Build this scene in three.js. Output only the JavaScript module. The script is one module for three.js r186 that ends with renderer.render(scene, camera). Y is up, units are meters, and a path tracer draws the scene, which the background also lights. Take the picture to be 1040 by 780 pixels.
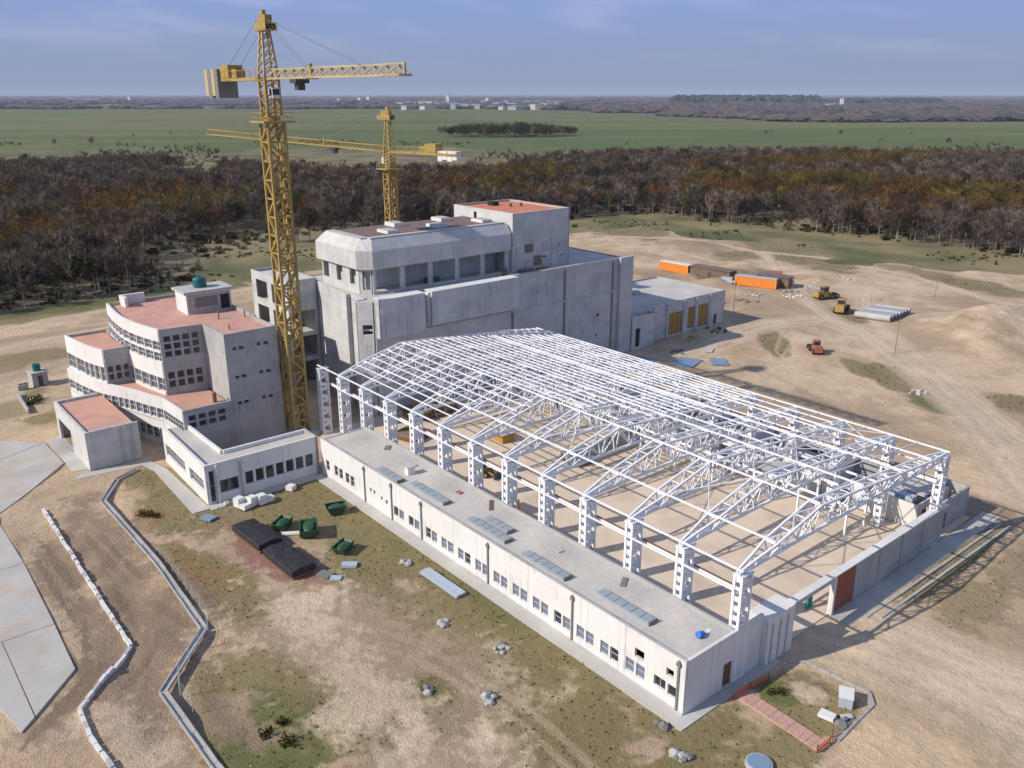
import * as THREE from 'three';
import { mergeGeometries } from 'three/addons/utils/BufferGeometryUtils.js';
import { ImprovedNoise } from 'three/addons/math/ImprovedNoise.js';

// ---------------------------------------------------------------- camera, sky, sun, exposure
const scene = new THREE.Scene();
const camera = new THREE.PerspectiveCamera(48.34, 4 / 3, 1, 90000);
camera.position.set(-49.26, 50, 36.49);
{
  const p = THREE.MathUtils.degToRad(18.75), c = Math.cos(p);
  camera.lookAt(-49.26 + 0.6408 * c, 50 - Math.sin(p), 36.49 - 0.7677 * c);
}
const renderer = new THREE.WebGLRenderer({ antialias: true });
renderer.toneMapping = THREE.LinearToneMapping;
renderer.toneMappingExposure = 1.0;
renderer.shadowMap.enabled = true;

const sun = new THREE.DirectionalLight(new THREE.Color(1.0, 0.925, 0.82), 4.7);
sun.position.set(-140, 100, -43);
sun.castShadow = true;
sun.shadow.mapSize.set(4096, 4096);
Object.assign(sun.shadow.camera, { left: -220, right: 220, top: 220, bottom: -220, near: 1, far: 600 });
sun.target.position.set(0, 0, 0);
scene.add(sun, sun.target);

// seeded numbers and noise
let seed = 20240611;
const rnd = () => { seed |= 0; seed = seed + 0x6D2B79F5 | 0; let t = Math.imul(seed ^ seed >>> 15, 1 | seed); t = t + Math.imul(t ^ t >>> 7, 61 | t) ^ t; return ((t ^ t >>> 14) >>> 0) / 4294967296; };
const rr = (a, b) => a + (b - a) * rnd();
const HN = 512, hash = new Float32Array(HN * HN);
for (let i = 0; i < HN * HN; i++) hash[i] = rnd();
function vn(x, y) {                                  // value noise 0..1, period 512
  const xf = Math.floor(x), yf = Math.floor(y); let u = x - xf, v = y - yf;
  u = u * u * (3 - 2 * u); v = v * v * (3 - 2 * v);
  const x0 = xf & 511, x1 = (xf + 1) & 511, y0 = (yf & 511) * 512, y1 = ((yf + 1) & 511) * 512;
  const a = hash[y0 + x0], b = hash[y0 + x1], c = hash[y1 + x0], d = hash[y1 + x1];
  return a + (b - a) * u + (c - a) * v + (a - b - c + d) * u * v;
}
function vnp(x, y, p) {                              // the same with a period p (a power of two)
  const xf = Math.floor(x), yf = Math.floor(y); let u = x - xf, v = y - yf;
  u = u * u * (3 - 2 * u); v = v * v * (3 - 2 * v);
  const m = p - 1, x0 = xf & m, x1 = (xf + 1) & m, y0 = (yf & m) * 512, y1 = ((yf + 1) & m) * 512;
  const a = hash[y0 + x0], b = hash[y0 + x1], c = hash[y1 + x0], d = hash[y1 + x1];
  return a + (b - a) * u + (c - a) * v + (a - b - c + d) * u * v;
}
const fbm = (x, y, o = 4) => { let s = 0, a = 0.5, t = 0; for (let i = 0; i < o; i++) { s += a * vn(x + 37.3 * i, y + 91.7 * i); t += a; a *= 0.5; x *= 2; y *= 2; } return s / t; };
const sst = (a, b, x) => { const t = Math.min(1, Math.max(0, (x - a) / (b - a))); return t * t * (3 - 2 * t); };
const mix = (a, b, t) => a + (b - a) * t;

// the sky: clear pale blue with thin streaks of high cloud
{
  const W = 2048, H = 1024, d = new Float32Array(W * H * 4);
  for (let j = 0; j < H; j++) {
    const el = ((j + 0.5) / H - 0.5) * Math.PI, e = Math.max(0, el), k = e / (Math.PI / 2);
    const a = sst(0, 0.12, e), b = sst(0.1, 1.3, e);
    for (let i = 0; i < W; i++) {
      let r = mix(mix(0.28, 0.265, a), 0.15, b), g = mix(mix(0.345, 0.375, a), 0.225, b), bl = mix(mix(0.49, 0.70, a), 0.42, b);
      const az = i / W * 512, hz = 10 / (k * 10 + 0.6);
      let c = 0;
      if (el > 0) { const u = az * 0.5, v = k * 90; c = fbm(u * 0.25 + 3, v * 1.1 + 0.15 * u, 5); c = sst(0.42, 0.78, c) * sst(0.01, 0.07, e) * 0.5; }
      r = mix(r, 0.56, c * 0.55); g = mix(g, 0.60, c * 0.55); bl = mix(bl, 0.78, c * 0.55);
      const o = (j * W + i) * 4; d[o] = r; d[o + 1] = g; d[o + 2] = bl; d[o + 3] = 1;
    }
  }
  const t = new THREE.DataTexture(d, W, H, THREE.RGBAFormat, THREE.FloatType);
  t.mapping = THREE.EquirectangularReflectionMapping; t.magFilter = THREE.LinearFilter; t.minFilter = THREE.LinearFilter; t.needsUpdate = true;
  scene.background = t; scene.environment = t;
}
scene.fog = new THREE.FogExp2(new THREE.Color(0.74, 0.82, 1.0), 0.00006);

// ---------------------------------------------------------------- textures and materials
const SR = THREE.SRGBColorSpace;
const enc = (v) => { v = Math.min(1, Math.max(0, v)); return 255 * (v <= 0.0031308 ? v * 12.92 : 1.055 * Math.pow(v, 1 / 2.4) - 0.055); };
const encT = new Uint8ClampedArray(4097); for (let i = 0; i < 4097; i++) encT[i] = Math.round(enc(i / 4096));
const encF = (v) => encT[v <= 0 ? 0 : v >= 1 ? 4096 : (v * 4096) | 0];
function tex(n, metres, fn, srgb = true) {           // a square tile, fn(u, v in 0..1) -> linear [r, g, b]
  const d = new Uint8Array(n * n * 4);
  for (let j = 0; j < n; j++) for (let i = 0; i < n; i++) {
    const c = fn(i / n, j / n), o = (j * n + i) * 4;
    for (let k = 0; k < 3; k++) d[o + k] = srgb ? encF(c[k]) : Math.max(0, Math.min(255, c[k] * 255));
    d[o + 3] = 255;
  }
  const t = new THREE.DataTexture(d, n, n); t.wrapS = t.wrapT = THREE.RepeatWrapping; t.magFilter = THREE.LinearFilter; t.minFilter = THREE.LinearMipmapLinearFilter; t.generateMipmaps = true;
  if (srgb) t.colorSpace = SR;
  t.repeat.set(1 / metres, 1 / metres); t.needsUpdate = true;
  return t;
}
const pf = (u, v, f, o = 4) => { let s = 0, a = 0.5, t = 0; for (let i = 0; i < o; i++) { s += a * vnp(u * f, v * f, f); t += a; a *= 0.55; f *= 2; } return s / t; };
function concreteTex(base, n, amp, streak, boards) {
  return tex(n, 16, (u, v) => {
    const big = pf(u, v, 4, 4), fine = pf(u + 0.3, v, 64, 3), st = vnp(u * 64, v * 4 + 7, 4) * 0, run = pf(u * 1, v * 0.0 + 0.13, 128, 2), runAmt = pf(u + 0.5, v, 8, 2);
    let k = 1 + amp * (big - 0.5) * 2 + 0.35 * amp * (fine - 0.5) * 2 - streak * sst(0.52, 0.85, run) * sst(0.4, 0.75, runAmt) + st;
    if (boards) { const f = (v * 16 / boards) % 1, g = (u * 16 / (boards * 2)) % 1; if (f < 0.035) k *= 0.88; if (g < 0.02) k *= 0.88; k *= 1 + 0.12 * (hash[(Math.floor(v * 16 / boards) & 511) * 512 + (Math.floor(u * 8 / boards) & 511)] - 0.5); }
    return [base[0] * k, base[1] * k, base[2] * (k - 0.02 * (1 - k))];
  });
}
const grainBump = tex(512, 4, (u, v) => { const k = pf(u, v, 32, 4); return [k, k, k]; }, false);
const soilBump = tex(1024, 9, (u, v) => { const k = 0.55 * pf(u, v, 16, 5) + 0.45 * pf(u + 0.4, v + 0.2, 64, 3); return [k, k, k]; }, false);
const std = (o) => new THREE.MeshStandardMaterial({ roughness: 0.9, metalness: 0, ...o });
const M = {
  conc: std({ map: concreteTex([0.385, 0.375, 0.36], 1024, 0.18, 0.3, 1.2), bumpMap: grainBump, bumpScale: 0.01 }),
  concMid: std({ map: concreteTex([0.52, 0.515, 0.50], 1024, 0.16, 0.34, 1.2), bumpMap: grainBump, bumpScale: 0.01 }),
  concLight: std({ map: concreteTex([0.45, 0.44, 0.42], 1024, 0.16, 0.28, 0), bumpMap: grainBump, bumpScale: 0.008 }),
  white: std({ map: concreteTex([0.69, 0.675, 0.645], 1024, 0.10, 0.24, 0), roughness: 0.8 }),
  plaster: std({ map: concreteTex([0.66, 0.64, 0.60], 512, 0.10, 0.2, 0) }),
  roofSlab: std({ map: tex(1024, 20, (u, v) => { const a = pf(u, v, 4, 5), b = pf(u + 0.2, v, 64, 3), c = sst(0.55, 0.7, pf(u + 0.6, v + 0.1, 8, 3)); const k = 0.9 + 0.35 * (a - 0.5) + 0.16 * (b - 0.5); return [mix(0.55, 0.60, c) * k, mix(0.52, 0.55, c) * k, mix(0.47, 0.48, c) * k]; }), bumpMap: grainBump, bumpScale: 0.01 }),
  terracotta: std({ map: tex(1024, 14, (u, v) => { const a = pf(u, v, 8, 4), b = pf(u + 0.3, v, 128, 2), c = sst(0.55, 0.8, pf(u, v + 0.5, 4, 4)); const k = 0.92 + 0.3 * (a - 0.5) + 0.2 * (b - 0.5); return [mix(0.60, 0.52, c) * k, mix(0.325, 0.33, c) * k, mix(0.245, 0.265, c) * k]; }) }),
  terracottaRed: std({ map: tex(512, 10, (u, v) => { const a = pf(u, v, 8, 4), k = 0.9 + 0.35 * (a - 0.5); return [0.62 * k, 0.215 * k, 0.115 * k]; }) }),
  brownRoof: std({ map: tex(512, 8, (u, v) => { const a = pf(u, v, 8, 4), k = 0.9 + 0.5 * (a - 0.5); return [0.20 * k, 0.135 * k, 0.115 * k]; }) }),
  steel: std({ map: tex(512, 3, (u, v) => { const a = pf(u, v, 16, 4), k = 0.97 + 0.12 * (a - 0.5); return [0.78 * k, 0.79 * k, 0.81 * k]; }), roughness: 0.45 }),
  yellow: std({ map: tex(512, 3, (u, v) => { const a = pf(u, v, 8, 5), r = sst(0.6, 0.75, pf(u + 0.4, v, 16, 4)); const k = 0.9 + 0.5 * (a - 0.5); return [mix(0.42, 0.24, r) * k, mix(0.285, 0.14, r) * k, mix(0.075, 0.05, r) * k]; }), roughness: 0.6 }),
  paleYellow: std({ map: tex(512, 3, (u, v) => { const a = pf(u, v, 8, 5), r = sst(0.58, 0.75, pf(u + 0.4, v, 16, 4)); const k = 0.9 + 0.4 * (a - 0.5); return [mix(0.52, 0.34, r) * k, mix(0.41, 0.23, r) * k, mix(0.23, 0.10, r) * k]; }), roughness: 0.65 }),
  darkMetal: std({ color: new THREE.Color().setRGB(0.06, 0.06, 0.065), roughness: 0.55 }),
  pipeGrey: std({ color: new THREE.Color().setRGB(0.19, 0.185, 0.175), roughness: 0.6 }),
  rail: std({ color: new THREE.Color().setRGB(0.20, 0.085, 0.045), roughness: 0.8 }),
  glass: std({ color: new THREE.Color().setRGB(0.028, 0.032, 0.042), roughness: 0.12 }),
  glassMid: std({ color: new THREE.Color().setRGB(0.075, 0.082, 0.09), roughness: 0.15 }),
  glassBlue: std({ color: new THREE.Color().setRGB(0.16, 0.19, 0.25), roughness: 0.18 }),
  frame: std({ color: new THREE.Color().setRGB(0.50, 0.51, 0.52), roughness: 0.5 }),
  black: std({ color: new THREE.Color().setRGB(0.012, 0.012, 0.014), roughness: 0.8 }),
  tarp: std({ map: tex(512, 6, (u, v) => { const k = 0.7 + 0.7 * pf(u, v, 16, 4); return [0.02 * k, 0.0195 * k, 0.022 * k]; }), roughness: 0.7, bumpMap: grainBump, bumpScale: 0.08 }),
  brick: std({ color: new THREE.Color().setRGB(0.33, 0.105, 0.065) }),
  brickRed: std({ map: tex(512, 4, (u, v) => { const k = 0.75 + 0.5 * pf(u, v, 32, 3); return [0.36 * k, 0.12 * k, 0.075 * k]; }) }),
  paver: std({ map: tex(512, 4, (u, v) => { const k = 0.75 + 0.5 * pf(u, v, 16, 4); return [0.50 * k, 0.30 * k, 0.235 * k]; }) }),
  wood: std({ color: new THREE.Color().setRGB(0.16, 0.085, 0.035) }),
  ochre: std({ map: tex(256, 3, (u, v) => { const k = 0.75 + 0.5 * pf(u, v, 16, 3); return [0.40 * k, 0.235 * k, 0.05 * k]; }) }),
  orange: std({ color: new THREE.Color().setRGB(0.80, 0.29, 0.045), roughness: 0.6 }),
  orangeRed: std({ color: new THREE.Color().setRGB(0.72, 0.12, 0.055), roughness: 0.7 }),
  teal: std({ color: new THREE.Color().setRGB(0.02, 0.33, 0.27), roughness: 0.6 }),
  tealDark: std({ color: new THREE.Color().setRGB(0.012, 0.105, 0.125), roughness: 0.45 }),
  blue: std({ color: new THREE.Color().setRGB(0.03, 0.17, 0.62), roughness: 0.5 }),
  bluePale: std({ color: new THREE.Color().setRGB(0.20, 0.28, 0.38), roughness: 0.5 }),
  skylight: std({ map: tex(256, 4, (u, v) => { const k = 0.88 + 0.3 * pf(u, v, 8, 4); return [0.30 * k, 0.335 * k, 0.36 * k]; }), roughness: 0.35 }),
  zinc: std({ map: tex(256, 3, (u, v) => { const k = 0.85 + 0.3 * pf(u, v, 8, 4); return [0.40 * k, 0.46 * k, 0.52 * k]; }), roughness: 0.4 }),
  pipeBarrel: std({ color: new THREE.Color().setRGB(0.27, 0.28, 0.30), roughness: 0.7 }),
  green: std({ map: tex(256, 2, (u, v) => { const k = 0.6 + 0.8 * pf(u, v, 8, 4); return [0.022 * k, 0.085 * k, 0.036 * k]; }), roughness: 0.5 }),
  apron: std({ map: concreteTex([0.47, 0.45, 0.41], 512, 0.22, 0.05, 0), bumpMap: grainBump, bumpScale: 0.01 }),
  pave: std({ map: tex(1024, 24, (u, v) => { const a = pf(u, v, 8, 5), b = pf(u, v + 0.3, 128, 2), c = sst(0.5, 0.8, pf(u + 0.7, v, 4, 4)); const k = 0.95 + 0.16 * (a - 0.5) + 0.1 * (b - 0.5); const q = sst(0.56, 0.68, pf(u + 0.15, v + 0.4, 8, 5)) * 0.5; return [mix(mix(0.50, 0.45, c), 0.50, q) * k, mix(mix(0.47, 0.415, c), 0.385, q) * k, mix(mix(0.425, 0.365, c), 0.27, q) * k]; }), bumpMap: grainBump, bumpScale: 0.005 }),
  hallFloor: std({ map: tex(1024, 26, (u, v) => { const a = pf(u, v, 4, 6), b = pf(u, v + 0.3, 128, 2), c = sst(0.48, 0.75, pf(u + 0.7, v, 8, 4)); const k = 0.96 + 0.22 * (a - 0.5) + 0.14 * (b - 0.5); return [mix(0.66, 0.58, c) * k, mix(0.54, 0.47, c) * k, mix(0.415, 0.36, c) * k]; }), bumpMap: grainBump, bumpScale: 0.01 }),
  soilDark: std({ map: tex(512, 8, (u, v) => { const k = 0.6 + 0.8 * pf(u, v, 16, 5); return [0.17 * k, 0.115 * k, 0.075 * k]; }), bumpMap: soilBump, bumpScale: 0.15 }),
  soilBrown: std({ map: tex(512, 8, (u, v) => { const k = 0.65 + 0.7 * pf(u, v, 16, 5); return [0.22 * k, 0.155 * k, 0.11 * k]; }), bumpMap: soilBump, bumpScale: 0.2 }),
  stone: std({ color: new THREE.Color().setRGB(0.40, 0.37, 0.33), vertexColors: false }),
};

// ---------------------------------------------------------------- helpers
const taken = {};
const numbered = (n) => { const k = taken[n] = (taken[n] ?? -1) + 1; return k ? `${n}_${String(k).padStart(3, '0')}` : n; };
function shadow(o) { o.traverse((m) => { if (m.isMesh) { m.castShadow = true; m.receiveShadow = true; } }); return o; }
function boxUV(g) {                                   // uv in metres by the way each face points
  g = g.index ? g.toNonIndexed() : g; if (!g.attributes.normal) g.computeVertexNormals();
  const p = g.attributes.position, n = g.attributes.normal, uv = new Float32Array(p.count * 2);
  for (let i = 0; i < p.count; i++) {
    const ax = Math.abs(n.getX(i)), ay = Math.abs(n.getY(i)), az = Math.abs(n.getZ(i)), x = p.getX(i), y = p.getY(i), z = p.getZ(i);
    if (ay > ax && ay > az) { uv[2 * i] = x; uv[2 * i + 1] = -z; } else if (ax > az) { uv[2 * i] = z + 0.37 * x; uv[2 * i + 1] = y; } else { uv[2 * i] = x + 0.61 * z; uv[2 * i + 1] = y; }
  }
  g.setAttribute('uv', new THREE.BufferAttribute(uv, 2));
  for (const k of Object.keys(g.attributes)) if (!['position', 'normal', 'uv', 'color'].includes(k)) g.deleteAttribute(k);
  return g;
}
const box = (x0, x1, y0, y1, z0, z1) => new THREE.BoxGeometry(x1 - x0, y1 - y0, z1 - z0).translate((x0 + x1) / 2, (y0 + y1) / 2, (z0 + z1) / 2);
const cyl = (r0, r1, h, x, y, z, n = 12) => new THREE.CylinderGeometry(r1, r0, h, n).translate(x, y + h / 2, z);
function mesh(name, geoms, mat, parent) {
  const list = (Array.isArray(geoms) ? geoms : [geoms]).map(boxUV);
  const m = new THREE.Mesh(list.length > 1 ? mergeGeometries(list) : list[0], mat);
  m.name = parent === scene ? numbered(name) : name; m.castShadow = m.receiveShadow = true; parent.add(m);
  return m;
}
function thing(name, label, category, [x, y, z] = [0, 0, 0], turn = 0, group) {
  const o = new THREE.Group(); o.name = numbered(name); o.position.set(x, y, z); o.rotation.y = turn;
  o.userData = { label, category }; if (group) o.userData.group = group; scene.add(o); return o;
}
function single(name, label, category, geoms, mat, group) {
  const m = mesh(name, geoms, mat, scene); m.userData = { label, category }; if (group) m.userData.group = group; return m;
}
function structure(name, geoms, mat) { const m = mesh(name, geoms, mat, scene); m.userData = { kind: 'structure' }; return m; }
function copyOf(root, pos, turn, label, group) {
  const r = root.clone(); r.name = numbered(root.name.replace(/_\d{3}$/, '')); r.position.set(...pos); r.rotation.y = turn;
  r.userData = { ...root.userData, label }; if (group) r.userData.group = group; scene.add(r); return r;
}
const UNIT = boxUV(new THREE.BoxGeometry(1, 1, 1));
const V = (x, y, z) => new THREE.Vector3(x, y, z);
const _m4 = new THREE.Matrix4(), _up = V(0, 1, 0), _up2 = V(1, 0, 0);
function bar(parent, name, p, q, w, h, mat) {         // a straight member from p to q
  const m = new THREE.Mesh(UNIT, mat), d = q.clone().sub(p), L = d.length(); d.divideScalar(L);
  _m4.lookAt(p, q, Math.abs(d.y) > 0.99 ? _up2 : _up); m.quaternion.setFromRotationMatrix(_m4);
  m.position.copy(p).add(q).multiplyScalar(0.5); m.scale.set(w, h, L); m.name = name; m.castShadow = m.receiveShadow = true; parent.add(m); return m;
}
function barGeom(p, q, w, h) {
  const g = new THREE.BoxGeometry(w, h, 1), d = q.clone().sub(p), L = d.length(); g.scale(1, 1, L); d.divideScalar(L);
  _m4.lookAt(p, q, Math.abs(d.y) > 0.99 ? _up2 : _up); return g.applyMatrix4(_m4.clone().setPosition(p.clone().add(q).multiplyScalar(0.5)));
}
const tube = (pts, r, n = 8) => new THREE.TubeGeometry(new THREE.CatmullRomCurve3(pts), Math.max(2, pts.length * 4), r, n, false);

// a run of wall whose outer face lies on p0 -> p1 (outside on the left-hand normal (dz, -dx)); openings are cut out and glazed
function wallRun(parent, p0, p1, y0, y1, opts = {}) {
  const { t = 0.35, mat = M.conc, holes = [], name = 'wall', start = 0 } = opts;
  const dx = p1[0] - p0[0], dz = p1[1] - p0[1], L = Math.hypot(dx, dz), ang = Math.atan2(-dz, dx);
  const place = (g) => g.rotateY(ang).translate(p0[0], 0, p0[1]);
  // local frame: s along +x, outside towards +z' (rotated): local -z is inside
  const cuts = [...new Set([start, L, ...holes.flatMap((h) => [h.s0, h.s1])])].filter((s) => s >= start && s <= L).sort((a, b) => a - b);
  const geoms = []; let prev = null;
  const flush = () => { if (prev) for (const [a, b] of prev.iv) geoms.push(place(box(prev.s0, prev.s1, a, b, 0, t))); prev = null; };
  for (let i = 0; i + 1 < cuts.length; i++) {
    const a = cuts[i], b = cuts[i + 1], mid = (a + b) / 2; if (b - a < 1e-4) continue;
    const hs = holes.filter((h) => h.s0 < mid && h.s1 > mid).sort((u, v) => u.y0 - v.y0);
    const iv = []; let y = y0; for (const h of hs) { if (h.y0 > y + 1e-4) iv.push([y, h.y0]); y = Math.max(y, h.y1); } if (y < y1 - 1e-4) iv.push([y, y1]);
    const key = JSON.stringify(iv);
    if (prev && prev.key === key) prev.s1 = b; else { flush(); prev = { s0: a, s1: b, iv, key }; }
  }
  flush();
  if (geoms.length) mesh(name, geoms, mat, parent);
  for (const h of holes) {
    if (h.open) continue;
    const g = [], cols = h.cols ?? 1, rows = h.rows ?? 1, f = h.f ?? 0.07, inset = h.inset ?? 0.14;
    const pane = place(box(h.s0 + 0.01, h.s1 - 0.01, h.y0 + 0.01, h.y1 - 0.01, inset + 0.03, inset + 0.05));
    const w = mesh(h.door ? 'door' : 'window', pane, h.glass ?? M.glass, parent);
    g.push(box(h.s0, h.s0 + f, h.y0, h.y1, inset, inset + 0.08), box(h.s1 - f, h.s1, h.y0, h.y1, inset, inset + 0.08));
    g.push(box(h.s0 + f, h.s1 - f, h.y0, h.y0 + f, inset, inset + 0.078), box(h.s0 + f, h.s1 - f, h.y1 - f, h.y1, inset, inset + 0.078));
    for (let c = 1; c < cols; c++) { const s = mix(h.s0, h.s1, c / cols); g.push(box(s - f / 2, s + f / 2, h.y0 + f, h.y1 - f, inset + 0.002, inset + 0.076)); }
    for (let r = 1; r < rows; r++) { const y = mix(h.y0, h.y1, r / rows); g.push(box(h.s0 + f, h.s1 - f, y - f / 2, y + f / 2, inset + 0.004, inset + 0.074)); }
    mesh('frame', g.map(place), h.frame ?? M.frame, w);
    if (h.sill) mesh('sill', place(box(h.s0 - 0.06, h.s1 + 0.06, h.y0 - 0.08, h.y0 - 0.001, -0.07, inset)), M.concLight, w);
  }
}
// polygon slab (ring of [x, z])
function slab(ring, y0, y1) {
  const s = new THREE.Shape(ring.map(([x, z]) => new THREE.Vector2(x, -z)));
  return new THREE.ExtrudeGeometry(s, { depth: y1 - y0, bevelEnabled: false }).rotateX(-Math.PI / 2).translate(0, y0, 0);
}
function inset(ring, d) {                             // rings here run with the outside on (dz, -dx)
  const n = ring.length;
  return ring.map((p, i) => {
    const a = ring[(i + n - 1) % n], b = ring[(i + 1) % n];
    const u = [p[0] - a[0], p[1] - a[1]], v = [b[0] - p[0], b[1] - p[1]], lu = Math.hypot(...u), lv = Math.hypot(...v);
    const n1 = [u[1] / lu, -u[0] / lu], n2 = [v[1] / lv, -v[0] / lv], k = 1 + n1[0] * n2[0] + n1[1] * n2[1];
    return [p[0] - d * (n1[0] + n2[0]) / k, p[1] - d * (n1[1] + n2[1]) / k];
  });
}
const grid = (s0, s1, n, gap, y0, y1, rows = 1, vg = 0.3, o = {}) => {      // n x rows openings
  const out = [], w = (s1 - s0 - gap * (n - 1)) / n, h = (y1 - y0 - vg * (rows - 1)) / rows;
  for (let c = 0; c < n; c++) for (let r = 0; r < rows; r++) out.push({ s0: s0 + c * (w + gap), s1: s0 + c * (w + gap) + w, y0: y0 + r * (h + vg), y1: y0 + r * (h + vg) + h, ...o });
  return out;
};
// walls round a ring, one run per side; sides[i] = { mat, holes }
function walls(parent, ring, y0, y1, sides = {}, t = 0.35) {
  const n = ring.length, dir = ring.map((p, i) => { const q = ring[(i + 1) % n], d = [q[0] - p[0], q[1] - p[1]], L = Math.hypot(...d); return [d[0] / L, d[1] / L, L]; });
  ring.forEach((p, i) => {
    const q = ring[(i + 1) % n], o = sides[i] ?? {}; if (o.none) return;
    const a = dir[(i + n - 1) % n], b = dir[i], turn = a[0] * b[1] - a[1] * b[0];
    wallRun(parent, p, q, y0, y1, { t, start: sides[(i + n - 1) % n]?.none ? 0 : Math.max(0, t * turn), ...o, holes: typeof o.holes === 'function' ? o.holes(b[2]) : o.holes ?? [] });
  });
}

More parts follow.
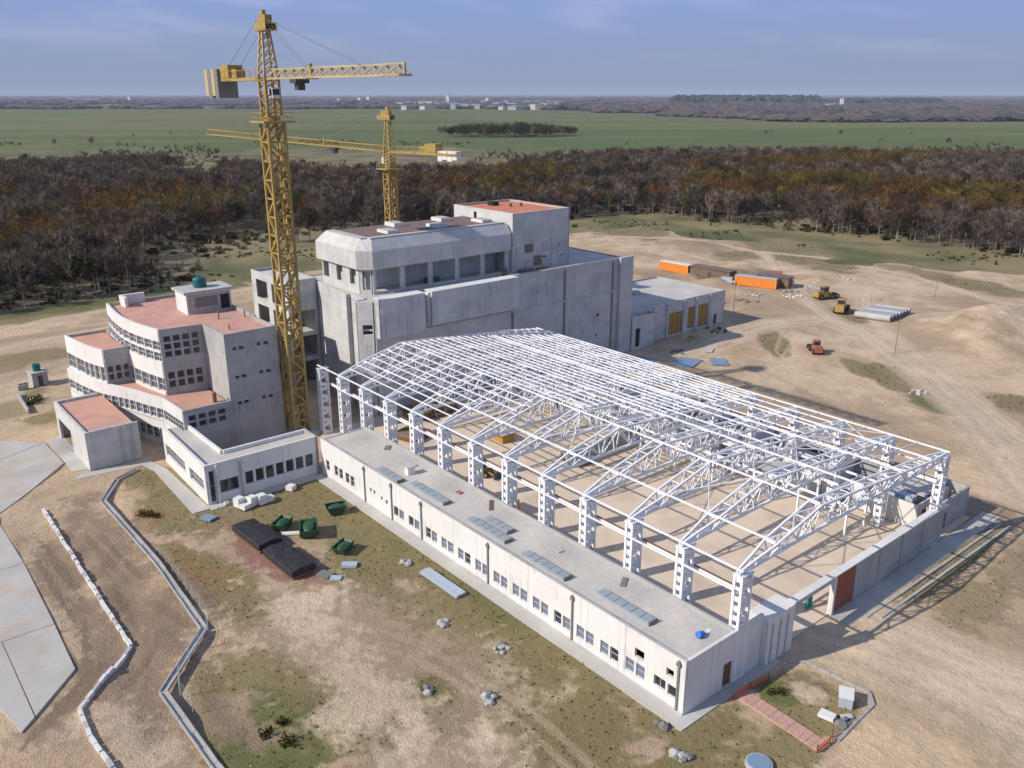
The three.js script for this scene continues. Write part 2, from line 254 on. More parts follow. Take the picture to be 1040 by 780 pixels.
// ---------------------------------------------------------------- the ground, one sheet to the horizon
// patches of matter: [x, z, rx, rz, turn (deg), kind, strength]; kinds: g green grass, o olive dry grass, r rusty weeds, s churned soil, p pale sand, d dark soil, m mown strip
const PATCH = [
  [-14, -22, 22, 46, 0, 's', 0.8], [-13, -24, 13, 24, 0, 's', 0.9], [-30, -50, 12, 40, 0, 's', 0.5], [-31, -54, 5.5, 24, 0, 'd', 0.8], [-35, -36, 5, 9, -35, 'd', 0.7],
  // between the low building and the walls in front
  [-3.2, -30, 3.6, 38, 0, 'o', 1.15], [-6, -8, 7, 11, 0, 'o', 0.95], [-5, -50, 7, 15, 0, 'o', 1.1], [-9, -28, 5, 8, 0, 'o', 0.6], [-11, -60, 9, 7, 0, 'o', 0.8], [-2.5, -28, 1.6, 12, 0, 'g', 0.5],
  [-22.5, -46, 3.6, 12, 8, 'o', 1.15], [-23.5, -49, 3, 7, 0, 'r', 0.5], [-20.5, -67, 4.5, 8, 0, 'o', 1.1], [-22.5, -66, 2.2, 2.6, 0, 'r', 1.3], [-18.5, -76, 4, 6, 0, 'o', 1.1], [-18.8, -77, 2, 3, 0, 'g', 0.6], [-17, -70, 2.6, 4, 0, 'g', 0.5],
  [-26.5, -24, 6.5, 10, 0, 'o', 1.5], [-27.8, -20, 5.5, 7, 0, 'g', 1.5], [-29, -30, 2.2, 5, 0, 'o', 0.9], [-23.8, -22.5, 1.4, 1.6, 0, 'o', 1.2], [-24, -27, 1.4, 1.2, 0, 'o', 1.2], [-20, -14, 7, 5, 0, 'o', 0.5],
  [-14.5, -16.6, 2.6, 3.2, 0, 'o', 1.1], [-14.6, -16.8, 1.5, 1.6, 0, 'g', 0.9], [-10.5, -22, 5, 6, 0, 'o', 0.45], [-8, -3, 6, 4, 0, 'o', 0.9], [-4, 5, 9, 4, 0, 'o', 0.7], [-17, -36, 5, 3, 0, 'o', 0.55], [-9, -37, 4, 6, 0, 'o', 0.6], [-12, -47, 4, 4, 0, 'p', 0.4],
  [-14.6, -48, 3.2, 9.5, 3, 'b', 1.2], [-17.5, -26, 6, 14, 0, 'p', 0.7], [-13, -30, 4, 8, 20, 'p', 0.5], [-9, -14, 5, 6, 0, 'p', 0.4], [-22, -8, 8, 6, 0, 'p', 0.5],
  // churned strip between paving and wall
  [-30, -56, 4.6, 24, 0, 's', 1.2], [-34.6, -45, 2.4, 22, 0, 's', 1.0], [-35, -30, 6, 10, 30, 's', 0.9], [-29, -68, 6, 9, 0, 's', 0.9], [-30.5, -33, 3, 6, 0, 's', 0.7], [-31, -46, 2.5, 9, 10, 'd', 0.6], [-28.2, -58, 0.5, 9, 4, 'd', 0.9], [-29.6, -60, 0.5, 10, 3, 'd', 0.9], [-30.8, -50, 0.4, 9, -4, 'd', 0.8], [-34.2, -60, 0.5, 12, 1, 'd', 0.9], [-35.8, -55, 0.4, 12, 0, 'd', 0.8], [-36.2, -42, 0.5, 7, -12, 'd', 1.0], [-38.5, -36, 0.6, 5, -42, 'd', 1.1], [-33.6, -36, 0.5, 4, -40, 'd', 0.9], [-28, -44, 0.6, 6, 12, 'd', 0.9], [-24.3, -44, 1.1, 9, 4, 'd', 0.9], [-30, -26, 1, 6, 0, 'd', 0.6], [-37.6, -45, 0.35, 9, 0, 'd', 1.2], [-40.5, -35, 0.4, 4.5, -45, 'd', 1.2], [-37, -27, 5, 5, 0, 'p', 0.5],
  // garden by the end wall
  [10.5, 5.5, 4.2, 4.2, 0, 'o', 1.4], [9, 3.4, 1.6, 1.6, 0, 'g', 1.0], [11.5, 5.0, 1.6, 1.8, 0, 'p', 0.9], [2, 6, 5, 4, 0, 'o', 1.0], [-1, 3, 6, 1.8, 0, 'o', 1.2],
  // beside the end wall, right
  [44, 3.4, 16, 1.5, 1, 'o', 1.35], [36, 8.5, 9, 4.5, 0, 'o', 0.7], [52, 9, 12, 4, 0, 'o', 0.6], [58, -1, 5, 6, 0, 's', 1.3], [40, 14, 14, 8, 0, 's', 0.6], [58, 12, 14, 8, 0, 's', 0.5], [72, -34, 10, 12, 0, 's', 0.5], [100, -8, 10, 14, 0, 's', 0.5], [120, -58, 9, 8, 0, 'p', 0.4], [152, -38, 16, 11, 0, 'p', 0.8], [172, -30, 13, 11, 0, 'p', 0.6], [160, -112, 12, 10, 0, 'd', 0.7], [168, -92, 8, 6, 0, 'd', 0.5], [124, -94, 8, 7, 0, 'd', 0.6], [140, -126, 12, 10, 0, 's', 0.9], [146, -80, 12, 9, 0, 's', 0.6], [62, 4, 8, 4, 0, 's', 0.6],
  // yard, far right
  [100.5, -31, 4.6, 15, -32, 'o', 1.35], [94, -22, 4, 7, -20, 'g', 0.7], [103, -41, 3, 8, -35, 'o', 0.9], [106, -63, 11, 3.2, 42, 'o', 1.2], [92, -72, 6, 2.5, 40, 'o', 0.8], [137, -66, 9, 6, 30, 'o', 1.05], [105, -12, 5, 9, 10, 'o', 0.9], [120, -78, 9, 5, 0, 's', 0.6],
  [112, -88, 10, 8, 0, 's', 0.6], [150, -110, 14, 16, 0, 's', 0.6], [150.5, -111, 6, 9, 0, 'd', 1.6], [200, -118, 11, 34, -25, 'o', 1.1], [187, -150, 14, 20, 0, 's', 0.9], [196, -187, 14, 18, -10, 'o', 1.2], [198, -62, 7, 30, -18, 'o', 1.1], [206, -95, 10, 26, -18, 's', 0.7], [185, -128, 12, 9, 0, 'o', 0.8], [176, -48, 9, 16, 0, 's', 0.7],
  // left of the offices
  [-10, -190, 60, 8, -2, 'o', 1.4], [-8, -196, 70, 8, -2, 'g', 1.3], [-18, -150, 14, 7, 0, 'o', 0.8], [-28, -120, 10, 6, 0, 'o', 0.5], [-22, -127, 3, 3, 0, 'g', 0.6], [-24, -111, 4, 4, 0, 'o', 0.8], [-16, -168, 20, 3, -3, 's', 0.7], [2, -150, 14, 10, 0, 's', 0.5], [-30, -140, 16, 5, 0, 's', 0.6], [-36, -125, 8, 16, 0, 's', 0.5], [30, -150, 20, 20, 0, 's', 0.6], [60, -150, 30, 20, 0, 's', 0.5],
];
// worn tracks: polylines [half width, [x, z] ...]
const TRACK = [
  [3.6, [20, 0], [22, 10], [21, 24], [24, 60]], [3.2, [26, 1], [26, 14], [38, 40]], [3.2, [45, 60], [68, 3], [92, -16], [106, -30], [127, -54], [133, -66], [118, -72], [98, -71], [78, -66]], [1.6, [62, 40], [80, 2], [110, -28], [132, -52], [150, -66], [165, -74]],
  [0.35, [-24, -6], [-20, -20], [-17, -30], [-17.6, -44]], [0.35, [-22.2, -5], [-18.2, -19.5], [-15.4, -29.5], [-11, -38]], [0.3, [-12, 6], [-11, -8], [-13, -22], [-20, -34]], [0.3, [-10.2, 6], [-9.4, -8], [-11.2, -22.4], [-17.6, -36]],
  [0.45, [70, 20], [84, -10], [110, -36], [134, -52], [160, -66], [190, -80]], [0.45, [74, 20], [88, -9], [113, -34], [137, -50], [163, -62], [192, -74]], [0.4, [66, -20], [86, -38], [100, -58], [118, -68]], [0.4, [64, -18], [84, -35], [98, -55], [120, -65]], [0.5, [120, -20], [126, -44], [134, -62], [150, -76]],
  [1.5, [182, -184], [199, -160], [196, -132], [203, -108], [196, -76], [176, -40], [160, -10]], [2.0, [133, -66], [150, -85], [165, -100], [186, -118], [197, -128]], [1.6, [-30, -176], [0, -183], [40, -184], [90, -190]], [1.3, [-30, -160], [0, -166], [30, -165]],
];
const sd = (px, pz, a, b) => { const ux = b[0] - a[0], uz = b[1] - a[1], t = Math.max(0, Math.min(1, ((px - a[0]) * ux + (pz - a[1]) * uz) / (ux * ux + uz * uz))); return Math.hypot(px - a[0] - ux * t, pz - a[1] - uz * t); };
// the front edge of the wood, as polylines of [x, z]
const EDGE = [[-140, -198], [-15, -197], [8, -199], [33, -203], [50, -232], [78, -246], [110, -238], [150, -236], [203, -226], [240, -221], [239, -190], [243, -162], [252, -121], [250, -90], [248, -64], [262, -20], [300, 60]];
const BACK = [[-300, -700], [63, -630], [151, -606], [187, -507], [194, -427], [253, -392], [381, -437], [504, -410], [623, -311], [664, -224], [690, -60], [720, 60]];
const inWood = (() => {
  const ring = [...EDGE, ...BACK.slice().reverse()], n = ring.length;
  return (x, z) => { let c = false; for (let i = 0, j = n - 1; i < n; j = i++) { const a = ring[i], b = ring[j]; if ((a[1] > z) !== (b[1] > z) && x < (b[0] - a[0]) * (z - a[1]) / (b[1] - a[1]) + a[0]) c = !c; } return c; };
})();
const KIND = { g: [0.115, 0.125, 0.036], o: [0.205, 0.165, 0.070], r: [0.24, 0.14, 0.055], s: [0.30, 0.21, 0.138], p: [0.58, 0.445, 0.31], d: [0.21, 0.145, 0.095], b: [0.27, 0.13, 0.095] };
const PB = PATCH.map(([x, z, rx, rz, a, k, s]) => { const t = a * Math.PI / 180, R = Math.max(rx, rz) * 1.6; return { x, z, rx, rz, c: Math.cos(t), s: Math.sin(t), k: KIND[k], veg: 'gor'.includes(k), w: s + ('gor'.includes(k) ? 0.2 : 0), x0: x - R, x1: x + R, z0: z - R, z1: z + R }; });
const out3 = [0, 0, 0]; let vegOut = 0;
function siteColor(x, z, fine) {
  const n1 = fbm(x * 0.045 + 11, z * 0.045 + 5, 4), n2 = fbm(x * 0.22 + 3, z * 0.22 + 40, 4), n3 = fine ? fbm(x * 1.3 + 9, z * 1.3, 3) : 0.5, n4 = fine ? vn(x * 6, z * 6) : vn(x * 2, z * 2);
  const w = sst(0.35, 0.68, n1 * 0.6 + n2 * 0.4);
  let r = mix(0.45, 0.60, w), g = mix(0.322, 0.445, w), b = mix(0.20, 0.285, w); vegOut = 0;
  // ruts: fine streaks along the ways vehicles go
  for (const q of PB) {
    if (x < q.x0 || x > q.x1 || z < q.z0 || z > q.z1) continue;
    const dx = x - q.x, dz = z - q.z, u = (dx * q.c - dz * q.s) / q.rx, v = (dx * q.s + dz * q.c) / q.rz, d2 = u * u + v * v;
    if (d2 > 2.4) continue;
    let a = q.w * (1 - d2 * 0.8) + (n2 - 0.5) * 2.2 + (n3 - 0.5) * 1.1; a = sst(-0.05, 0.75, a) * Math.min(1, 0.35 + 0.6 * q.w) * (0.72 + 0.28 * n4);
    if (a <= 0) continue;
    r = mix(r, q.k[0], a); g = mix(g, q.k[1], a); b = mix(b, q.k[2], a); if (q.veg) vegOut = Math.max(vegOut, a); else vegOut *= 1 - a;
  }
  for (const t of TRACK) {
    let d = 1e9; for (let i = 1; i + 1 < t.length; i++) d = Math.min(d, sd(x, z, t[i], t[i + 1]));
    if (d > t[0] * 1.8) continue;
    const rut = 0.5 + 0.5 * Math.cos((d / t[0]) * 6.3 + 2 * n2);
    const a = sst(t[0] * 1.7, t[0] * 0.7, d + (n2 - 0.5) * (t[0] < 0.6 ? 0.6 : 2.5)) * (t[0] < 0.6 ? 0.4 * sst(0.3, 0.6, n1) : 0.85); vegOut *= 1 - a;
    r = mix(r, 0.63 - 0.11 * rut, a); g = mix(g, 0.49 - 0.09 * rut, a); b = mix(b, 0.345 - 0.07 * rut, a);
  }
  const k = 0.94 + 0.3 * (n2 - 0.5) + 0.26 * (n3 - 0.5) + 0.18 * (n4 - 0.5);
  out3[0] = r * k; out3[1] = g * k; out3[2] = b * k;
}
const woodedFrom = (t) => mix(3100, 1650, sst(-0.1, 0.35, t));   // where the far woods begin
function wideColor(x, z) {                             // the plain beyond the site
  const n1 = fbm(x * 0.01 + 7, z * 0.01 + 2, 4), n2 = fbm(x * 0.06, z * 0.06 + 33, 4), n0 = fbm(x * 0.0022 + 5, z * 0.0022 + 9, 3);
  let r, g, b;
  const back = BACK; let zb = -1e9; for (let i = 0; i + 1 < back.length; i++) if (x >= back[i][0] && x <= back[i + 1][0]) zb = mix(back[i][1], back[i + 1][1], (x - back[i][0]) / (back[i + 1][0] - back[i][0]));
  const depth = (x + 49) * 0.6408 - (z - 36) * 0.7677, side = (x + 49) * 0.7677 + (z - 36) * 0.6408;   // along and across the way the wood lies
  if (inWood(x, z)) { const w = sst(0.35, 0.6, n2); r = mix(0.18, 0.23, w); g = mix(0.15, 0.18, w); b = mix(0.08, 0.10, w); }
  else if (depth < 520 && x < 720 && z < 80 && x > -140) {  // open strip before the wood, grassy
    const w = sst(0.3, 0.65, n2 * 0.7 + n1 * 0.3); r = mix(0.095, 0.23, w); g = mix(0.105, 0.19, w); b = mix(0.03, 0.085, w);
  } else {
    const strip = fbm(side * 0.0012 + 3, depth * 0.012, 4), tone = sst(0.36, 0.62, strip), pale = sst(0.55, 0.7, fbm(side * 0.0018 + 8, depth * 0.009 + 4, 3));
    r = mix(0.072, 0.13, tone); g = mix(0.11, 0.135, tone); b = mix(0.012, 0.024, tone);
    r = mix(r, 0.16, pale * 0.6); g = mix(g, 0.135, pale * 0.6); b = mix(b, 0.07, pale * 0.6);
    const rough = sst(1000, 720, depth + (n1 - 0.5) * 420 + 130 * Math.abs(side / depth + 0.1)), rw = sst(0.35, 0.65, n2); r = mix(r, mix(0.12, 0.22, rw), rough * 0.9); g = mix(g, mix(0.10, 0.17, rw), rough * 0.9); b = mix(b, mix(0.045, 0.085, rw), rough * 0.9);
    const far = sst(-150, 150, depth - woodedFrom(side / depth) + (n0 - 0.5) * 700); r = mix(r, 0.11, far); g = mix(g, 0.09, far); b = mix(b, 0.075, far);
  }
  const k = 0.85 + 0.35 * (n2 - 0.5) + 0.3 * (n1 - 0.5) + 0.1; out3[0] = r * k; out3[1] = g * k; out3[2] = b * k;
}
function areaTex(x0, z0, W, D, nx, nz, fn) {           // a map laid over a stretch of land: x0.. x0 + W, z0 .. z0 + D
  const d = new Uint8Array(nx * nz * 4);
  for (let j = 0; j < nz; j++) { const z = z0 + D - (j + 0.5) / nz * D; for (let i = 0; i < nx; i++) { fn(x0 + (i + 0.5) / nx * W, z); const o = (j * nx + i) * 4; d[o] = encF(out3[0]); d[o + 1] = encF(out3[1]); d[o + 2] = encF(out3[2]); d[o + 3] = 255; } }
  const t = new THREE.DataTexture(d, nx, nz); t.colorSpace = SR; t.magFilter = THREE.LinearFilter; t.minFilter = THREE.LinearMipmapLinearFilter; t.generateMipmaps = true; t.wrapS = t.wrapT = THREE.ClampToEdgeWrapping;
  t.repeat.set(1 / W, 1 / D); t.offset.set(-x0 / W, (z0 + D) / D); t.needsUpdate = true; return t;   // uv = (x, -z)
}
const SITE = [-75, 265, -215, 45], NEAR = [-62, 66, -106, 22];
const siteOrWide = (x, z) => {
  const e = Math.min(x + 75, 265 - x, z + 215, 45 - z), n = fbm(x * 0.05, z * 0.05, 3), wood = inWood(x, z);
  const beyond = (x > 205 + 30 * (n - 0.5) && x * 0.75 - z * 0.2 > 175 + 40 * (n - 0.5)) || z < -196 + 10 * (n - 0.5);
  if (wood || (beyond && x > -140)) wideColor(x, z); else siteColor(x, z, false);
  if (e < 12) { const a = sst(12, 0, e + 8 * (n - 0.5)); const [r, g, b] = out3; wideColor(x, z); out3[0] = mix(r, out3[0], a); out3[1] = mix(g, out3[1], a); out3[2] = mix(b, out3[2], a); }
};
// relief: heaps of soil in the yard, dug strip by the paving
const HEAP = [[152, -38, 17, 12, 4.6], [172, -30, 14, 12, 3.4], [190, -36, 12, 10, 2.6], [158, -118, 5, 4, 1.6], [143, -108, 4, 5, 1.4], [164, -108, 6, 5, 1.6], [172, -118, 6, 5, 1.4], [168, -90, 5, 4, 1.2], [122, -96, 4, 4, 1.1], [140, -96, 4, 3, 0.9], [133, -125, 5, 5, 1.2], [136, -30, 9, 7, 1.2], [147, -106, 3, 3, 1.6], [156, -107, 5, 5, 2.2], [146.4, -117, 2.5, 3, 1.2], [185, -150, 14, 10, 1.6], [160, -128, 6, 5, 1.3], [176, -96, 8, 6, 1.1], [112, -90, 6, 4, 0.8], [-22, -140, 5, 3, 0.6], [115, -101, 5, 4, 0.9], [128, -84, 5, 3, 0.5]];
function gh(x, z) {
  let y = 0;
  for (const [cx, cz, rx, rz, h] of HEAP) { const d = ((x - cx) / rx) ** 2 + ((z - cz) / rz) ** 2; if (d < 4) y += h * Math.exp(-1.6 * d) * (0.8 + 0.4 * fbm(x * 0.3, z * 0.3, 2)); }
  const dug = sst(-23, -27, x) * sst(-37.5, -33.5, x) * sst(-80, -74, z) * sst(-22, -28, z); y -= dug * (0.2 + 0.45 * fbm(x * 0.25, z * 0.12, 3) - 0.75 * (fbm(x * 0.5 + 9, z * 0.3, 3) - 0.5));
  const e = Math.min(x + 75, 265 - x, z + 215, 45 - z), free = (x > -27 && x < 60 && z > -114 && z < 2.5) ? (x < -2.5 && z > -62 ? 1 : 0) : 1;
  if (free) y += (fbm(x * 0.18 + 4, z * 0.18, 4) - 0.5) * 0.36 * sst(0, 10, e) - 0.03;
  return y * sst(0, 6, e);
}
{
  const sheet = (xs, zs, keep, flat) => {
    const pos = [], uv = [], idx = [], nx = xs.length;
    for (const z of zs) for (const x of xs) { pos.push(x, flat ? 0 : gh(x, z), z); uv.push(x, -z); }
    for (let j = 0; j + 1 < zs.length; j++) for (let i = 0; i + 1 < nx; i++) {
      if (!keep((xs[i] + xs[i + 1]) / 2, (zs[j] + zs[j + 1]) / 2)) continue;
      const a = j * nx + i, b = a + 1, c = a + nx, d = c + 1; idx.push(a, c, b, b, c, d);
    }
    const g = new THREE.BufferGeometry(); g.setAttribute('position', new THREE.Float32BufferAttribute(pos, 3)); g.setAttribute('uv', new THREE.Float32BufferAttribute(uv, 2)); g.setIndex(idx); g.computeVertexNormals(); return g;
  };
  const steps = (a, b, s) => { const o = []; for (let v = a; v < b - 1e-6; v += s) o.push(v); o.push(b); return o; };
  const inside = (q, x, z) => x > q[0] && x < q[1] && z > q[2] && z < q[3];
  const LAND = [-500, 3700, -3900, 300];
  const near = sheet(steps(NEAR[0], NEAR[1], 1), steps(NEAR[2], NEAR[3], 1), () => true, false);
  const site = sheet(steps(SITE[0], SITE[1], 1), steps(SITE[2], SITE[3], 1), (x, z) => !inside(NEAR, x, z), false);
  const axis = (a, b, c, d) => [a, a + (b - a) * 0.5, b, ...steps(b, c, 20).slice(1, -1), c, c + (d - c) * 0.05, c + (d - c) * 0.2, d].sort((p, q) => p - q);
  const land = sheet([...steps(LAND[0], SITE[0], 85), ...steps(SITE[0], SITE[1], 34).slice(1), ...steps(SITE[1], LAND[1], 171.75).slice(1)], [...steps(LAND[2], SITE[2], 184.25), ...steps(SITE[2], SITE[3], 26).slice(1), ...steps(SITE[3], LAND[3], 85).slice(1)], (x, z) => !inside(SITE, x, z), true);
  const far = sheet([-30000, -12000, -4000, LAND[0], 1500, LAND[1], 8000, 18000, 30000], [-30000, -18000, -8000, LAND[2], -1500, LAND[3], 4000, 12000, 30000], (x, z) => !inside(LAND, x, z), true);
  const nearMap = areaTex(NEAR[0], NEAR[2], 128, 128, 2048, 2048, (x, z) => siteColor(x, z, true));
  const siteMap = areaTex(SITE[0], SITE[2], 340, 260, 1700, 1300, siteOrWide);
  const landMap = areaTex(LAND[0], LAND[2], 4200, 4200, 1400, 1400, wideColor);
  const farMap = tex(512, 3000, (u, v) => { const a = pf(u, v, 8, 4), b = pf(u + 0.3, v, 32, 3), k = 0.8 + 0.4 * b, f = sst(0.52, 0.62, a); return [mix(0.095, 0.17, f) * k, mix(0.095, 0.18, f) * k, mix(0.075, 0.09, f) * k]; });
  const gm = (map, s) => std({ map, bumpMap: soilBump, bumpScale: s, roughness: 1 });
  const g = mergeGeometries([near, site, land, far], true);
  const m = new THREE.Mesh(g, [gm(nearMap, 0.14), gm(siteMap, 0.2), std({ map: landMap, roughness: 1 }), std({ map: farMap, roughness: 1 })]);
  m.name = 'ground'; m.userData = { kind: 'structure' }; m.receiveShadow = true; scene.add(m);
}

// ---------------------------------------------------------------- paving, aprons, paths
{
  const drive = new THREE.Group(); drive.name = 'driveway'; drive.userData = { kind: 'structure' }; scene.add(drive);
  // large cast bays with open joints between them
  const bays = [[[-37.4, -75], [-37.2, -63.5], [-39.5, -63.5], [-60, -63.5], [-60, -75]], [[-37.2, -63.4], [-37.5, -48.6], [-42.2, -48.6], [-60, -48.6], [-60, -63.4]], [[-37.5, -48.5], [-37.8, -39.7], [-42.05, -35.1], [-42.05, -48.5]], [[-42.15, -48.5], [-42.15, -35], [-43.4, -33.7], [-44.4, -39.5], [-44.6, -48.5]],
    [[-26.9, -100.5], [-26.6, -90.5], [-32.5, -83.3], [-37, -78.6], [-37.4, -75.1], [-60, -75.1], [-60, -88], [-44, -92]], [[-27, -100.6], [-44, -92.1], [-60, -88.1], [-70, -95], [-70, -106], [-32, -105.5]]];
  bays.forEach((r) => { const rg = r.slice(); mesh('paving_bay', slab(rg, -0.3, 0.12), M.pave, drive); });
  // hard strips round the low building
  structure('pavement', [box(-1.5, -0.02, -0.1, 0.10, -63.4, 1.1), box(-0.02, 12.8, -0.1, 0.10, 0.02, 1.1)], M.apron);
  structure('pavement', [box(23, 58.5, -0.1, 0.07, 0.06, 2.1)], M.apron);
  structure('pavement', slab([[-18.2, -63.2], [-16.0, -63.2], [-16.0, -79], [-17.1, -84.6], [-18.6, -84.4], [-17.6, -79.5]].reverse(), -0.1, 0.09), M.apron);
  structure('pavement', [box(-16.0, -0.6, -0.1, 0.085, -64.1, -62.6)], M.apron);
  structure('path', slab([[-25.5, -85], [-17.5, -84.2], [-18.4, -82.6], [-27, -83.6]].reverse(), -0.1, 0.05), M.apron);
  structure('path', slab([[-26.4, -101.5], [-24.4, -101.5], [-24.4, -86], [-26.4, -86.5]].reverse(), -0.1, 0.06), M.apron);
  // brick path from the end door: courses of pavers
  const path = new THREE.Group(); path.name = 'path_brick'; path.userData = { kind: 'structure' }; path.name = numbered('brick_path'); scene.add(path);
  for (let k = 0; k < 14; k++) mesh('paver_course', box(5.55 - 0.03 * k, 7.05 - 0.03 * k, -0.05, 0.09 + 0.012 * ((k * 7) % 3), 1.16 + k * 0.6, 1.16 + k * 0.6 + 0.575), M.paver, path);
  structure('floor', box(6.6, 55.6, -0.2, 0.12, -77.5, -0.25), M.hallFloor);
}

// ---------------------------------------------------------------- the long low building
{
  const b = thing('low_building', 'long low white building with paired windows and flat grey roof', 'building');
  const H = 5.44, L = 63.4, holes = [];
  for (let k = 0; k < 11; k++) { const s = 4.35 + k * 3.155; for (const d of [0, 1.25]) holes.push({ s0: s + d, s1: s + d + 1.02, y0: 0.98, y1: 2.38, glass: (k * 3 + (d ? 1 : 0)) % 7 === 3 ? M.glass : M.glassBlue, cols: 1, rows: 2, f: 0.06, sill: false, inset: 0.16 }); }
  holes.push({ s0: 0.75, s1: 1.75, y0: 1.25, y1: 2.35, glass: M.glass, f: 0.05 }, { s0: 2.0, s1: 3.3, y0: 1.35, y1: 2.4, glass: M.glass, f: 0.05, cols: 2 }, { s0: 1.2, s1: 2.0, y0: 3.1, y1: 3.85, open: true }, { s0: 4.5, s1: 5.6, y0: 2.95, y1: 3.85, open: true });
  for (const s of [39.5, 42.8]) for (const d of [0, 1.25]) holes.push({ s0: s + d, s1: s + d + 1.02, y0: 1.1, y1: 2.4, glass: d ? M.glass : M.glassBlue, f: 0.06 });
  for (const [s, w, y] of [[46.4, 0.5, 1.9], [49.3, 0.45, 2.2], [50.2, 0.4, 2.2], [47.6, 0.4, 2.0]]) holes.push({ s0: s, s1: s + w, y0: y, y1: y + 0.55, glass: M.glass, f: 0.04 });
  for (const s of [54.6, 55.9, 57.6, 58.9, 61.2]) holes.push({ s0: s, s1: s + 0.95, y0: 1.2, y1: 2.7, glass: M.glass, f: 0.05, rows: 2 });
  // precast panels: one run of wall for each bay, with an open joint between them
  const joints = [0, 6.75, 13.55, 20.0, 26.45, 32.7, 38.98, 45.42, 51.82, 57.6, L];
  joints.slice(0, -1).forEach((s, i) => {
    const e = joints[i + 1], hs = holes.filter((h) => (h.s0 + h.s1) / 2 > s && (h.s0 + h.s1) / 2 < e).map((h) => ({ ...h, s0: Math.max(0.02, h.s0 - s), s1: Math.min(e - s - 0.06, h.s1 - s) }));
    wallRun(b, [0, -s - 0.02], [0, -e + 0.02], 0.02, H, { mat: M.white, holes: hs, name: 'wall_panel', t: 0.3 });
  });
  mesh('plinth', box(-0.06, -0.002, 0.02, 0.32, -L, -0.03), M.concLight, b);
  wallRun(b, [10.9, 0], [0.3, 0], 0.02, H, { mat: M.white, holes: [{ s0: 4.3, s1: 5.55, y0: 0.1, y1: 2.6, glass: M.wood, door: true, frame: M.wood, f: 0.09 }, { s0: 6.2, s1: 6.25, y0: 5.2, y1: 5.25, open: true }], name: 'end_wall', t: 0.3 });
  mesh('rear_wall', [box(6.55, 6.85, 0.1, H - 0.1, -L, -0.31)], M.conc, b);
  mesh('far_wall', [box(0.31, 6.5, 0.02, H - 0.15, -L, -L + 0.3)], M.conc, b);
  mesh('roof', box(0.28, 6.7, 4.9, 5.22, -L + 0.02, -0.28), M.roofSlab, b);
  mesh('kerb', [box(6.62, 6.98, 5.0, 5.50, -L, -0.31), box(0.02, 0.32, H + 0.001, H + 0.05, -L, -0.02)], M.concLight, b);
  for (const s of [0.68, 13.54, 26.45, 38.98, 45.42, 51.82]) {
    const p = mesh('downpipe', box(-0.14, -0.005, 0.3, 5.25, -s - 0.1, -s + 0.1), M.pipeGrey, b); mesh('hopper', box(-0.22, -0.006, 4.75, 5.1, -s - 0.2, -s + 0.2), M.pipeGrey, p);
  }
  // bluish roof lights
  for (const [x, z0, z1] of [[1.9, -43.5, -36.5], [1.7, -31.8, -25.2], [3.2, -30.6, -26.6], [1.5, -22.2, -15.9], [2.25, -12.2, -5.7], [1.0, -49.8, -44.9]]) {
    const f = mesh('roof_light', box(x - 0.55, x + 0.55, 5.2, 5.5, z0, z1), M.skylight, b);
    const n = Math.round((z1 - z0) / 1.1);
    for (let k = 0; k < n; k++) { const a = z0 + (z1 - z0) * k / n; mesh('pane', box(x - 0.5, x + 0.5, 5.501, 5.56, a + 0.04, a + (z1 - z0) / n - 0.04), M.skylight, f); }
    mesh('end_cap', box(x - 0.56, x + 0.56, 5.205, 5.62, z1 + 0.002, z1 + 0.12), M.pipeGrey, f);
  }
  // loose things on the roof
  const v = thing('vent_box', 'small white vent box on the far part of low roof', 'vent', [3.3, 5.22, -46.3]);
  mesh('housing', box(-0.5, 0.5, 0, 0.9, -0.4, 0.4), M.white, v); mesh('hood', box(-0.6, 0.6, 0.9, 1.02, -0.5, 0.5), M.concLight, v);
  const bk = thing('bucket', 'bright blue drum lying on the roof corner of the low building', 'drum', [4.0, 5.22, -1.7]);
  mesh('body', new THREE.CylinderGeometry(0.28, 0.25, 0.75, 14).rotateZ(1.3).translate(0, 0.28, 0), M.blue, bk); mesh('rim', new THREE.TorusGeometry(0.28, 0.03, 6, 16).rotateY(1.57).rotateZ(-0.27).translate(-0.36, 0.37, 0), M.blue, bk);
  single('roof_sheet', 'pale offcut board lying beside blue drum on the low roof', 'board', box(4.7, 5.5, 5.225, 5.27, -2.0, -1.6), M.white);
  for (const [x, z, w, l, m, lab] of [[5.3, -12, 0.5, 1.6, M.pipeGrey, 'grey plank on the low roof above the sixth pair of windows'], [4.6, -20.5, 0.9, 0.7, M.concLight, 'pale slab offcut on low roof between two roof lights'], [5.6, -33, 0.4, 2.4, M.wood, 'brown plank lying on the low roof near the columns'], [4.8, -38, 0.8, 0.6, M.brickRed, 'small red pile on low roof by the columns'], [5.5, -55, 0.7, 1.4, M.pipeGrey, 'dark board at the far end of the low roof']]) single('roof_board', lab, 'board', [new THREE.BoxGeometry(w, 0.12, l).rotateY(x).translate(x, 5.29, z)], m);
  single('roof_sheet', 'bluish stack of sheets on low roof near the white vent', 'sheets', [box(4.6, 5.3, 5.225, 5.33, -49.5, -47.5), box(4.65, 5.25, 5.335, 5.4, -49.4, -47.6)], M.zinc);
}

